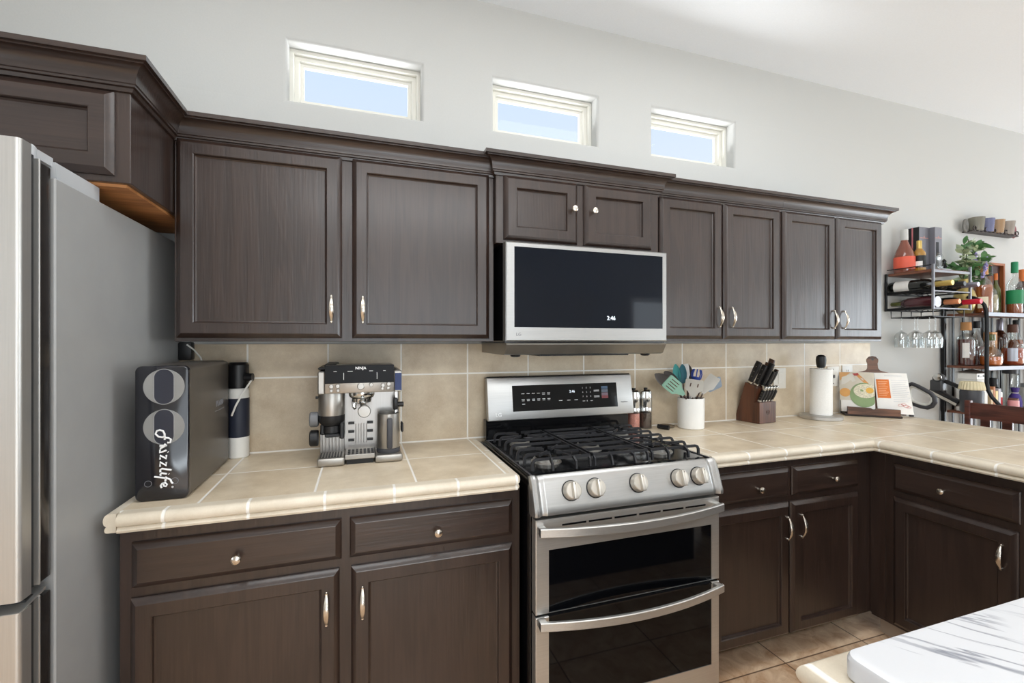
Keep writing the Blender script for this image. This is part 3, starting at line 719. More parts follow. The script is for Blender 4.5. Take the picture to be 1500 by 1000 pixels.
for wz in (1.243, 1.128):
    w = t.part('window', MB().lathe([(.0505, 0), (.0495, .0012), (.001, .0013)], (0, 0, 0), 40, Matrix.Translation((-.533, -.5415, wz)) @ FRONT), mat('smoky_window', (134, 134, 132), .25), fp)
    pl = MB(); pr = rrect(-.533, wz, .046, .098, .0225, 8)
    pl.loft([[(a, -.5427, b) for a, b in pr], [(a, -.5434, b) for a, b in pr]])
    t.part('cartridge', pl, mat('cartridge_slate', (46, 48, 58), .25), w)
    ro = [(a, b) for a, b in rrect(-.533, wz, .049, .101, .024, 8)]
    t.part('cartridge_rim', MB().tube([(a, -.5434, b) for a, b in ro], .0008, 6, True), mat('rim_grey', (150, 150, 150), .3), w)
strokes = [[(515, 140), (490, 160), (440, 150), (405, 115), (420, 80), (455, 70), (495, 85), (512, 120), (515, 190)], [(512, 165), (560, 172), (590, 190), (580, 230), (548, 225)],
           [(455, 262), (535, 262)], [(510, 240), (535, 262), (490, 280), (460, 292)], [(460, 305), (455, 340), (500, 330), (535, 318)], [(553, 338), (559, 342)],
           [(535, 375), (535, 418), (460, 375), (460, 422)], [(535, 460), (535, 502), (460, 455), (460, 508)], [(597, 560), (480, 535), (462, 548), (462, 575)],
           [(540, 602), (478, 588), (464, 600), (466, 618)], [(562, 603), (566, 608)], [(390, 625), (470, 640), (545, 655), (582, 672), (600, 712), (615, 722)], [(530, 635), (522, 690)],
           [(500, 705), (505, 745), (530, 750), (542, 728), (522, 706), (485, 714), (465, 738), (478, 765)]]
mb = MB()
for s in strokes:
    mb.tube([(-.531+(180+a/8.333-241.5)*.00166, -.5448, 1.245+(620+b/8.333-565.5)*-.00198) for a, b in s], .0025, 6)
mb.tube([(-.531+(180+(608+9*math.cos(k))/8.333-241.5)*.00166, -.5445, 1.245+(620+(765+9*math.sin(k))/8.333-565.5)*-.00198) for k in [2*PI*j/10 for j in range(10)]], .0007, 6, True)
t.part('lettering', mb, LETTER, fp)
for cx, cz in ((-.571, .969), (-.507, .972)):
    t.part('touch_icon', MB().tube([(cx+.0085*math.cos(a), -.5424, cz+.0085*math.sin(a)) for a in [2*PI*j/20 for j in range(20)]], .0006, 6, True), GREYLETTER, fp)
SIDE = Matrix(((0, 0, 1, 0), (1, 0, 0, 0), (0, 1, 0, 0), (0, 0, 0, 1)))      # text plane -> faces +X
text_part(t, 'PD600', .030, -.4734, -.235, 1.155, GREYLETTER, None, SIDE)
t.part('side_marks', MBox(-.4742, -.4734, -.285, -.18, 1.131, 1.133), GREYLETTER)

t = Thing('canister', 'white canister with black cap behind the water filter', 'canister', (-.455, -.075, CT))
t.part('body', MB().lathe([(.034, CT), (.037, CT+.004), (.037, 1.175), (.034, 1.186), (.030, 1.190)], (-.456, -.052, 0), 28), WHITEPL)
t.part('label_sheet', MB().lathe([(.0374, 1.00), (.0376, 1.001), (.0376, 1.150), (.0374, 1.151)], (-.456, -.052, 0), 28), mat('navy_label', (38, 42, 56), .5), text='dark printed label')
t.part('cap', MB().lathe([(.035, 1.190), (.036, 1.20), (.036, 1.28), (.030, 1.290), (.001, 1.291)], (-.456, -.052, 0), 28), BLKPLASTIC)
t.part('spout', MB().tube([(-.43, -.07, 1.232), (-.402, -.075, 1.232)], .016, 12), BLKPLASTIC)
mb = MB().tube([(-.405, -.08, 1.222), (-.43, -.12, 1.17), (-.448, -.13, 1.13), (-.466, -.11, 1.09)], .0035, 8)
t.part('tube', mb, WHITEPL)
t = Thing('power_plug', 'black plug with white cable on tiles behind the water filter', 'plug', (-.62, -.02, 1.33))
t.part('plug_body', MBox(-.66, -.615, -.05, -.012, 1.30, 1.370, .006, 2), BLKPLASTIC)
t.part('cable', MB().tube([(-.63, -.05, 1.36), (-.605, -.055, 1.34), (-.585, -.05, 1.31), (-.57, -.045, 1.25), (-.565, -.04, 1.1), (-.56, -.04, .925)], .003, 8), WHITEPL)

# espresso machine
t = Thing('espresso_machine', 'stainless steel espresso machine with grinder on the left counter', 'coffee machine', (0, -.17, CT))
z0 = CT
t.part('body', MB().box(-.146, .146, -.20, -.035, z0+.004, 1.262, .008, 2).box(-.145, .135, -.27, -.19, 1.19, 1.266, .004, 1), BLKPLASTIC)
t.part('back_plate', MBox(-.060, .142, -.205, -.199, z0+.02, 1.19), PLATE)
hd = t.part('control_head', MB().box(-.124, .120, -.314, -.20, 1.182, 1.285, .004, 2), SATIN)
dp = t.part('display', MBox(-.1235, .1195, -.3165, -.3138, 1.2185, 1.2845, .001, 1), MATTEBLACK, hd)
text_part(t, 'NINJA', .014, 0, -.3169, 1.2735, LETTER, dp, bold=.0003)
mk = MB()
for a, b in ((-.094, .011), (-.046, .018), (.030, .013), (.080, .009)): mk.box(a, a+b, -.3171, -.3162, 1.262, 1.2635)
for a in (-.060, .057): mk.box(a, a+.0014, -.3171, -.3162, 1.232, 1.257)
t.part('panel_marks', mk, LETTER, dp)
for bx, bz, br in ((-.102, 1.208, .008), (-.080, 1.209, .008), (-.102, 1.193, .006), (-.079, 1.193, .006), (0, 1.2055, .013), (.037, 1.211, .0075), (.079, 1.208, .008), (.100, 1.212, .008), (.077, 1.196, .006), (.098, 1.197, .006)):
    t.part('button', MB().lathe([(br, 0), (br, .004), (br*.8, .006), (.0005, .0062)], (0, 0, 0), 18, Matrix.Translation((bx, -.3138, bz)) @ FRONT), SATIN, hd)
t.part('side_panel', MB().box(.1205, .150, -.30, -.05, 1.18, 1.262, .004, 1), SATIN)
t.part('spec_sticker', MBox(.124, .148, -.3015, -.2998, 1.186, 1.252), mat('navy_sticker', (40, 54, 96), .5), text='blue specification sticker')
t.part('hopper_lid', MB().box(-.150, -.06, -.28, -.06, 1.2665, 1.276, .004, 1).box(-.128, -.085, -.27, -.07, 1.2765, 1.288, .004, 1), BLKPLASTIC)
t.part('grinder_column', MB().box(-.149, -.1245, -.300, -.20, 1.178, 1.262, .004, 1), SATIN)
gc = (-.104, -.255)
t.part('grinder_body', MB().lathe([(.046, 1.098), (.0465, 1.10), (.0465, 1.18), (.046, 1.182)], gc+(0,), 32), SATIN)
t.part('grinder_chute', MB().lathe([(.034, 1.060), (.044, 1.072), (.047, 1.078), (.047, 1.0975)], gc+(0,), 32), BLKPLASTIC)
t.part('portafilter_cradle', MB().box(-.142, -.124, -.275, -.20, 1.025, 1.065, .004, 1).box(-.075, -.058, -.285, -.20, 1.01, 1.072, .004, 1).lathe([(.030, 1.028), (.034, 1.034), (.034, 1.058), (.030, 1.06)], gc+(0,), 24).box(-.125, -.075, -.29, -.22, 1.018, 1.03, .003, 1), BLKPLASTIC)
rib = MB()
rib.box(-.147, -.060, -.226, -.199, z0+.03, 1.03, .002, 1)
for k in range(7): rib.tube([(-.139+k*.012, -.227, .955), (-.139+k*.012, -.227, 1.020)], .0026, 8)
for k in range(5): rib.tube([(-.018+k*.010, -.206, .975), (-.018+k*.010, -.206, 1.05)], .0022, 8)
t.part('ribbed_plate', rib, PLATE)
t.part('group_head', MB().lathe([(.036, 1.157), (.042, 1.160), (.046, 1.166), (.047, 1.176), (.047, 1.183)], (.004, -.258, 0), 32), CHROME)
pf = t.part('portafilter', MB().lathe([(.020, 1.136), (.034, 1.142), (.036, 1.1565)], (.004, -.258, 0), 28).tube([(.004, -.28, 1.148), (.008, -.315, 1.140), (.012, -.345, 1.124)], [.013, .011, .012], 12), CHROME)
t.part('spout', MB().tube([(-.022, -.258, 1.15), (-.024, -.265, 1.125), (-.02, -.27, 1.118)], [.010, .008, .006], 10), CHROME, pf)
kh = t.part('handle_cap', MB().lathe([(.020, -.004), (.0225, 0), (.0225, .012), (.020, .016), (.0005, .0165)], (0, 0, 0), 32, Matrix.Translation((.012, -.348, 1.119)) @ FRONT), SATIN, pf)
cl = MB()
for zz in (1.054, 1.021, .988):
    for xx in (-.046, .024): cl.box(xx, xx+.022, -.218, -.204, zz-.004, zz+.004, .001, 1)
t.part('cup_shelf_clips', cl, BLKPLASTIC)
t.part('base_left', MB().box(-.150, -.056, -.325, -.05, z0+.001, .950, .008, 3), SATIN)
t.part('base_center', MB().box(-.0558, .0505, -.312, -.05, z0+.018, .954, .002, 1), SATIN)
t.part('base_foot', MB().box(-.05, .045, -.305, -.06, z0, z0+.018), BLKPLASTIC)
t.part('base_right', MB().box(.051, .151, -.325, -.05, z0+.001, .948, .008, 3), SATIN)
gr = MB()
for k in range(8): gr.box(-.142+k*.010, -.137+k*.010, -.31, -.235, .9502, .9522)
for k in range(7):
    for j in range(3): gr.box(-.046+k*.014, -.037+k*.014, -.305+j*.03, -.285+j*.03, .9542, .9555)
t.part('drip_grid', gr, BLKPLASTIC)
jx, jy = .102, -.262
jug = t.part('milk_jug', MB().lathe([(.041, .963), (.042, .965), (.041, 1.08), (.041, 1.095), (.039, 1.095), (.039, 1.0), (.001, .99)], (jx, jy, 0), 32), SATIN)
t.part('jug_base', MB().lathe([(.044, .9485), (.045, .951), (.044, .962), (.042, .9632)], (jx, jy, 0), 32), DKGREY, jug)
t.part('jug_handle', MB().box(jx-.009, jx+.012, jy-.062, jy-.047, .968, 1.082, .005, 2).box(jx-.008, jx+.011, jy-.05, jy-.038, 1.066, 1.08, .002, 1), DKGREY, jug)
t.part('steam_wand', MB().tube([(.130, -.24, 1.182), (.131, -.245, 1.15), (.129, -.25, 1.09)], .004, 10), CHROME)
t.part('wand_grip', MB().box(.120, .138, -.265, -.24, 1.105, 1.152, .005, 2).tube([(.137, -.25, 1.125), (.160, -.25, 1.125)], .010, 12), BLKPLASTIC)
t.part('water_knob', MB().box(.150, .158, -.27, -.23, 1.018, 1.055, .003, 1), BLKPLASTIC)
for dz, dr, m in ((1.082, .028, GREYPL), (1.012, .030, BLKPLASTIC)):
    t.part('side_dial', MB().lathe([(dr*.9, 0), (dr, .004), (dr, .026), (dr*.85, .030), (.0005, .030)], (0, 0, 0), 28, Matrix.Translation((-.150, -.25, dz)) @ Matrix.Rotation(-PI/2, 4, 'Y')), m)
t.part('side_pin', MB().tube([(-.149, -.27, 1.165), (-.158, -.27, 1.165)], .005, 8), BLKPLASTIC)

# ---------------------------------------------------------------- right counter: mills, rest, crock with utensils
def mill(text, x, y, grain, grain_text):
    t = Thing('spice_mill', text, 'mill', (x, y, CT))
    t.part('jar', MB().lathe([(0.0312, CT), (0.0325, CT+.003), (0.0325, 1.005), (0.0300, 1.008)], (x, y, 0), 24), glass_jar)
    t.part('grounds', MB().lathe([(0.0294, CT+.004), (0.0294, .999)], (x, y, 0), 20), grain, text=grain_text)
    t.part('cap', MB().lathe([(0.0335, 1.008), (0.0335, 1.028), (0.0328, 1.030), (0.0335, 1.032), (0.0335, 1.095), (0.0306, 1.112), (0.0225, 1.121), (0.0075, 1.125), (0.0006, 1.1255)], (x, y, 0), 28), CHROME)
    t.part('top_button', MB().lathe([(0.0100, 1.1245), (0.0100, 1.130), (0.0006, 1.131)], (x, y, 0), 16), BLKPLASTIC)
glass_jar = glass_pane_mat('jar_glass', (.9, .9, .9), .12)
mill('stainless pepper mill with dark peppercorns behind the right rear of the range', 1.418, -.050, mat('peppercorns', (74, 58, 48), .8, var=.5, scale=220, bump=.6), 'dark peppercorns')
mill('stainless salt mill with pink salt, half hidden behind the range backguard', 1.346, -.050, mat('pink_salt', (226, 156, 140), .8, var=.25, scale=200, bump=.6), 'pink salt')
t = Thing('spoon_rest', 'flat metal spoon rest beside the white utensil crock', 'spoon rest', (1.565, -.035, CT))
t.part('dish', MB().lathe([(.034, CT), (.046, CT+.004), (.048, CT+.010), (.045, CT+.010), (.032, CT+.005), (.0005, CT+.004)], (1.545, -.062, 0), 28, sx=.75, sy=.85), mat('worn_steel', (150, 140, 126), .4, .8))
t = single('serving_tool', MB().tube([(1.468, -.085, CT+.013), (1.50, -.135, CT+.012)], [.011, .0125], 12), BLKPLASTIC, 'black handled utensil lying on the counter in front of the pepper mill', 'utensil', (1.485, -.11, CT))
cx, cy = 1.650, -.118
t = Thing('utensil_crock', 'white cylindrical ceramic crock full of cooking utensils', 'crock', (cx, cy, CT))
t.part('crock', MB().lathe([(.062, CT), (.066, CT+.004), (.067, 1.00), (.067, 1.075), (.0655, 1.077), (.063, 1.075), (.062, CT+.012), (.0005, CT+.010)], (cx, cy, 0), 48), WHITECER)
SILTEAL = mat('teal_silicone', (74, 160, 158), .5); SILMINT = mat('mint_silicone', (138, 180, 162), .5); SILDEEP = mat('deep_teal_silicone', (48, 104, 118), .5)
SILGREY = mat('pale_grey_silicone', (190, 186, 178), .55); SILDARK = mat('dark_grey_nylon', (92, 86, 84), .5); SILBLUE = mat('blue_nylon', (44, 70, 150), .4)
SILWHITE = mat('white_silicone', (224, 224, 222), .5); SILSLATE = mat('slate_blue_silicone', (128, 140, 154), .5); HANDLEW = mat('dark_handle', (84, 64, 54), .5)
def utensil(name, text, base, neck, tip, w, head, m, thick=.004, tilt=0.0, cat='utensil'):
    base, neck, tip = Vector(base), Vector(neck), Vector(tip)
    t = Thing(name, text, cat, tuple(base), group='cooking utensils in the white crock')
    t.part('handle', MB().tube([base, base.lerp(neck, .5), neck], [.0045, .0045, .0035], 8), HANDLEW)
    ax = (tip-neck); Lh = ax.length; ax.normalize()
    view = (Vector((0, -2.085, 1.372))-neck).normalized(); wd = ax.cross(view).normalized(); nr = wd.cross(ax).normalized()
    if tilt: 
        R = Matrix.Rotation(tilt, 3, ax); wd = R @ wd; nr = R @ nr
    M = Matrix(((wd.x, ax.x, nr.x, neck.x), (wd.y, ax.y, nr.y, neck.y), (wd.z, ax.z, nr.z, neck.z), (0, 0, 0, 1)))
    mb = MB(); mb.M = M
    if head == 'turner' or head == 'slotted' or head == 'holes':
        out = [(-.005, -.006), (.005, -.006), (w*.30, Lh*.30), (w*.5, Lh*.42), (w*.5, Lh*.93), (w*.44, Lh), (-w*.44, Lh), (-w*.5, Lh*.93), (-w*.5, Lh*.42), (-w*.30, Lh*.30)]
        mb.loft([[(x, y, -thick/2) for x, y in out], [(x, y, thick/2) for x, y in out]])
        hd = t.part('head', mb, m)
        sl = MB(); sl.M = M
        if head == 'slotted':
            for k in (-1.5, -.5, .5, 1.5): sl.box(k*w*.2-.0022, k*w*.2+.0022, Lh*.45, Lh*.86, -thick/2-.0006, thick/2+.0006, .0005, 1)
        if head == 'holes':
            for k in (-1, 1):
                pr = [(k*w*.2+a*.5+b*.12, Lh*.68+b) for a, b in rrect(0, 0, .012, .020, .005, 4)]
                sl.loft([[(x, y, -thick/2-.0006) for x, y in pr], [(x, y, thick/2+.0006) for x, y in pr]])
        if head != 'turner': t.part('slot', sl, HANDLEW, hd, text='dark open slots')
        else: sl.bm.free()
    elif head == 'spoon':
        rings = []
        for k in range(11):
            a = (1-math.cos(PI*k/10))/2; y = Lh*a; ww = max(.004, w*.5*math.sin(PI*min(1, .05+.95*a))**.55 if a < 1 else .004); dp_ = .012*math.sin(PI*a)
            rings.append([(ww*math.cos(q), y, (-dp_ if math.sin(q) < 0 else -dp_*.6)*abs(math.sin(q))-(thick*.5 if math.sin(q) < 0 else 0)) for q in [2*PI*j/14 for j in range(14)]])
        mb.loft(rings); t.part('head', mb, m)
    elif head == 'fork':
        mb.lathe([(.004, 0), (w*.35, Lh*.3), (w*.5, Lh*.5), (w*.46, Lh*.55), (.001, Lh*.5)], (0, 0, 0), 18, Matrix.Rotation(-PI/2, 4, 'X') @ Matrix.Scale(1, 4))
        for k in range(8):
            a = 2*PI*k/8; mb.tube([(w*.46*math.cos(a), Lh*.5, w*.46*math.sin(a)), (w*.5*math.cos(a), Lh*.75, w*.5*math.sin(a)), (w*.38*math.cos(a), Lh, w*.38*math.sin(a))], .0035, 6)
        t.part('head', mb, m)
    return t
B0 = CT+.016
utensil('serving_spoon', 'dark grey spoon leaning furthest left behind the mint turner', (cx+.035, cy+.02, B0), (1.582, -.098, 1.120), (1.440, -.10, 1.204), .064, 'spoon', SILDARK, cat='utensil')
utensil('serving_spoon', 'dark brown-grey spoon leaning left, above the mint turner', (cx+.03, cy+.03, B0), (1.592, -.088, 1.128), (1.508, -.088, 1.216), .060, 'spoon', SILDARK)
utensil('slotted_turner', 'mint green slotted turner leaning left over the crock rim', (cx+.03, cy-.03, B0), (1.580, -.150, 1.098), (1.460, -.165, 1.178), .074, 'slotted', SILMINT)
utensil('spoon_spatula', 'bright teal spoon standing upright at the back of the crock', (cx-.01, cy+.03, B0), (1.601, -.080, 1.150), (1.586, -.075, 1.252), .040, 'spoon', SILTEAL)
utensil('spoon_spatula', 'deep teal spoon in the middle of the crock, tallest of the spoons', (cx-.015, cy+.015, B0), (1.618, -.095, 1.150), (1.617, -.092, 1.252), .042, 'spoon', SILDEEP)
utensil('scraper', 'narrow white scraper between the deep teal spoon and the blue fork', (cx, cy+.03, B0), (1.655, -.086, 1.150), (1.644, -.080, 1.252), .034, 'turner', SILWHITE)
utensil('ladle', 'dark grey ladle rising behind the blue pasta fork', (cx+.0, cy+.025, B0), (1.675, -.07, 1.15), (1.676, -.066, 1.248), .046, 'spoon', SILDARK)
utensil('pasta_fork', 'blue pasta fork with curved prongs right of centre in the crock', (cx-.02, cy+.0, B0), (1.684, -.105, 1.135), (1.703, -.105, 1.222), .052, 'fork', SILBLUE)
utensil('flat_turner', 'pale grey turner with two slots at the front of the crock', (cx+.01, cy-.035, B0), (1.628, -.158, 1.085), (1.633, -.168, 1.176), .088, 'holes', SILGREY)
utensil('flat_turner', 'pale grey turner leaning right over the crock rim', (cx-.03, cy-.02, B0), (1.700, -.148, 1.100), (1.778, -.152, 1.188), .060, 'turner', SILGREY)
utensil('flat_turner', 'slate blue turner leaning furthest right out of the crock', (cx-.03, cy+.01, B0), (1.712, -.115, 1.110), (1.850, -.115, 1.156), .062, 'turner', SILSLATE, tilt=.5)

# knife block
O = Vector((2.143, -.148, CT)); a0 = math.atan2(-.139+.157, 2.212-2.074)
t = Thing('knife_block', 'dark wooden knife block full of black handled knives', 'knife block', tuple(O), (0, 0, a0))
KW = t.W
# local frame: x to the right along the front, y into the wall, z up
t.part('block', MB().prism([(.030, .001), (.158, .001), (.088, .224), (.012, .192), (.032, .121)], 'x', -.068, .068), BLOCKWOOD, local=True)
t.part('steak_rack', MB().box(-.070, .070, 0, .034, .001, .118, .002, 1), BLOCKWOOD, local=True, text='lower front tier for steak knives')
t.part('badge', MB().tube([(.012*math.cos(a), -.0006, .062+.012*math.sin(a)) for a in [2*PI*k/20 for k in range(20)]], .0009, 6, True).box(-.006, .006, -.0012, .0002, .060, .064), mat('burnt_mark', (52, 30, 22), .6), local=True)
KB = mat('knife_handle_black', (26, 25, 26), .35); KBR = mat('knife_handle_brown', (78, 54, 42), .4)
def knife(name, text, p, d, L, w, m, cap=None, curve=0.0, cat='knife', cap_h=.010):
    """p, d in the block's own frame"""
    p, d = Vector(p), Vector(d).normalized(); Wp = KW @ p; Wd = (KW.to_3x3() @ d).normalized()
    t = Thing(name, text, cat, tuple(Wp), group='knives in the wooden block')
    sd = (KW.to_3x3() @ Vector((1, 0, 0))); fw = sd.cross(Wd).normalized(); sd = Wd.cross(fw).normalized()
    M = Matrix(((sd.x, fw.x, Wd.x, Wp.x), (sd.y, fw.y, Wd.y, Wp.y), (sd.z, fw.z, Wd.z, Wp.z), (0, 0, 0, 1)))
    b = MB(); b.M = M; b.box(-.006, .006, -w*.46, w*.46, .001, .014, .002, 1); t.part('bolster', b, CHROME)
    h = MB(); h.M = M; rings = []
    for k in range(9):
        a = k/8; ww = w*(.42+.10*math.sin(PI*a)+.10*a*a); hh = .0085 if a < .97 else .006
        rings.append([(hh*x, curve*a*a+ww*y, .014+L*a) for x, y in ((1, .6), (.55, 1), (-.55, 1), (-1, .6), (-1, -.6), (-.55, -1), (.55, -1), (1, -.6))])
    h.loft(rings); t.part('handle', h, m)
    if cap:
        c = MB(); c.M = M; c.box(-.0082, .0082, -w*.52+curve, w*.52+curve, .014+L, .014+L+cap_h, .006, 2); t.part('end_cap', c, cap)
    r = MB(); r.M = M
    for q in (.25, .5, .75): r.lathe([(.0022, -.0092), (.0022, .0092)], (0, 0, 0), 8, Matrix.Translation((0, curve*q*q, .014+L*q)) @ Matrix.Rotation(PI/2, 4, 'Y'))
    t.part('rivets', r, CHROME)
KD = (.10, -.42, 1.0)
knife('chef_knife', 'black handled chef knife at the upper left corner of the block', (-.054, .072, .218), KD, .120, .031, KB)
knife('carving_knife', 'black handled carving knife second from the left in the block', (-.038, .045, .207), KD, .112, .029, KB)
knife('bread_knife', 'black handled knife with a broad rounded butt third from the left in the block', (-.014, .030, .201), KD, .130, .031, KB)
knife('utility_knife', 'black handled knife leaning in front, lower middle of the block', (.012, .022, .197), KD, .085, .026, KB)
knife('kitchen_shears', 'brown handled shears standing highest at the right of the block', (.044, .062, .214), (.20, -.40, 1), .132, .031, KBR, curve=-.014, cat='scissors')
knife('honing_steel', 'brown handled honing rod beside the shears in the block', (.020, .064, .215), (.18, -.40, 1), .112, .027, KBR, curve=-.008, cat='sharpener')
knife('paring_knife', 'short black handled paring knife with brown butt right of the shears', (.058, .034, .203), (.22, -.36, 1), .078, .022, KB, cap=KBR)
for i, nm in enumerate(('leftmost', 'second from the left', 'middle one', 'second from the right', 'rightmost')):
    knife('steak_knife', 'silver capped black steak knife, %s of the five in the front row' % nm, (-.050+.0245*i, .017, .118), (.14, -.34, 1), .056, .020, KB, cap=CHROME, cap_h=.026)

# outlets and switches on the wall behind
def plate(name, text, x0, x1, z0, z1, kind):
    t = Thing(name, text, 'outlet', ((x0+x1)/2, -.011, (z0+z1)/2))
    t.part('plate', MBox(x0, x1, -.017, -.0112, z0, z1, .003, 2), WHITEPL)
    m = MB(); cxx = (x0+x1)/2
    if kind == 'outlet':
        for zz in (.3, .7):
            zc_ = z0+(z1-z0)*zz; m.box(cxx-.008, cxx-.005, -.0178, -.0168, zc_-.005, zc_+.006); m.box(cxx+.005, cxx+.008, -.0178, -.0168, zc_-.005, zc_+.006)
        t.part('sockets', m, DKGREY)
    elif kind == 'rocker':
        m.box(cxx-.016, cxx+.016, -.021, -.0165, (z0+z1)/2-.033, (z0+z1)/2+.033, .002, 1); t.part('rocker', m, WHITEPL)
    else:
        m.box(cxx-.005, cxx+.005, -.026, -.0165, (z0+z1)/2-.010, (z0+z1)/2+.010, .002, 1); t.part('toggle', m, GREYPL)
        s = MB()
        for zz in (.14, .86): s.lathe([(.004, 0), (.003, .001), (.0003, .0012)], (0, 0, 0), 10, Matrix.Translation((cxx, -.0168, z0+(z1-z0)*zz)) @ FRONT)
        t.part('screws', s, GREYPL)
plate('wall_outlet', 'white outlet plate on the tiles behind the knife block', 2.335, 2.43, 1.09, 1.212, 'rocker')
plate('light_switch', 'cream toggle switch plate on the tiles right of the paper towels', 2.775, 2.875, 1.090, 1.215, 'toggle')
plate('wall_outlet', 'white outlet on the tiles above the open cookbook', 2.905, 2.995, 1.105, 1.220, 'outlet')

# paper towels
tx, ty = 2.580, -.122
t = Thing('paper_towel_holder', 'steel paper towel holder with white roll and black knob', 'paper towel holder', (tx, ty, CT))
t.part('base', MB().lathe([(.106, CT), (.109, CT+.003), (.109, CT+.018), (.104, CT+.022), (.0005, CT+.023)], (tx, ty, 0), 48), STEELV)
t.part('rod', MB().tube([(tx, ty, CT+.02), (tx, ty, 1.225)], .007, 12), CHROME)
t.part('knob', MB().lathe([(.010, 1.215), (.020, 1.219), (.024, 1.235), (.0265, 1.262), (.024, 1.283), (.014, 1.292), (.0005, 1.294)], (tx, ty, 0), 24, sx=1.05), BLKPLASTIC)
single('paper_towel_roll', MB().lathe([(.018, .9425), (.0565, .9425), (.057, .945), (.057, 1.209), (.0565, 1.211), (.018, 1.211), (.018, .9425)], (tx, ty, 0), 48), PAPER, 'white paper towel roll upright on the steel holder', 'paper towels', (tx, ty, .9425))

# cookbook on its wooden stand
ang = math.atan2(-.686, .728)
O = Vector((2.975, -.165, CT))
t = Thing('cookbook_stand', 'walnut stand with round board back and handle holding the open cookbook', 'book stand', tuple(O), (0, 0, ang))
TL = Matrix.Translation((0, 0, .012)) @ Matrix.Rotation(-.16, 4, 'X')
mb = MB(); mb.M = TL
out = [(-.150, .0)]; out += [(-.150, .185)]
out += [(-.150+.0, .19), (-.140, .212), (-.115, .236), (-.085, .252), (-.050, .262), (-.034, .268), (-.026, .282), (-.0245, .310)]
out += [(-.029+.0, .325), (-.0285, .338), (-.018, .352), (0, .357)]
full = out+[(-x, y) for x, y in reversed(out[:-1])]
mb.loft([[(x, .004, z) for x, z in full], [(x, .018, z) for x, z in full]])
t.part('back_board', mb, WALNUT, local=True)
mb = MB(); mb.M = TL; mb.lathe([(.006, 0), (.006, .0012)], (0, 0, 0), 16, Matrix.Translation((0, .0045, .335)) @ FRONT); t.part('hanging_hole', mb, DKGREY, local=True)
t.part('base', MB().box(-.165, .115, -.062, .06, .001, .012, .002, 1), mat('dark_stained_base', (42, 30, 26), .5), local=True)
lp = [(-.150, .012), (.106, .012), (.106, .050), (-.004, .052), (-.014, .045), (-.026, .046), (-.034, .052), (-.150, .056)]
t.part('ledge', MB().prism(lp, 'y', -.060, -.040), WALNUT, local=True)
b = Thing('cookbook', 'open cookbook with soup bowl photo and orange text box on the walnut stand', 'book', tuple(O), (0, 0, ang))
def pagef(s, off=0.0):
    # curved page surface: s -1 left page, +1 right page
    def f(u, v, h=0.0):
        bow = .012*math.sin(PI*min(1, u/.178))*.8+.004
        skew = 0
        return TL @ Vector((s*u+(.012*(1-v/.245) if s > 0 else -.002*(1-v/.245)), -.008-bow-h-off, .006+v)) if s < 0 else TL @ Vector((u*(1-.075*v/.245)+.012*(1-v/.245), -.008-bow-h-off, .006+v))
    return f
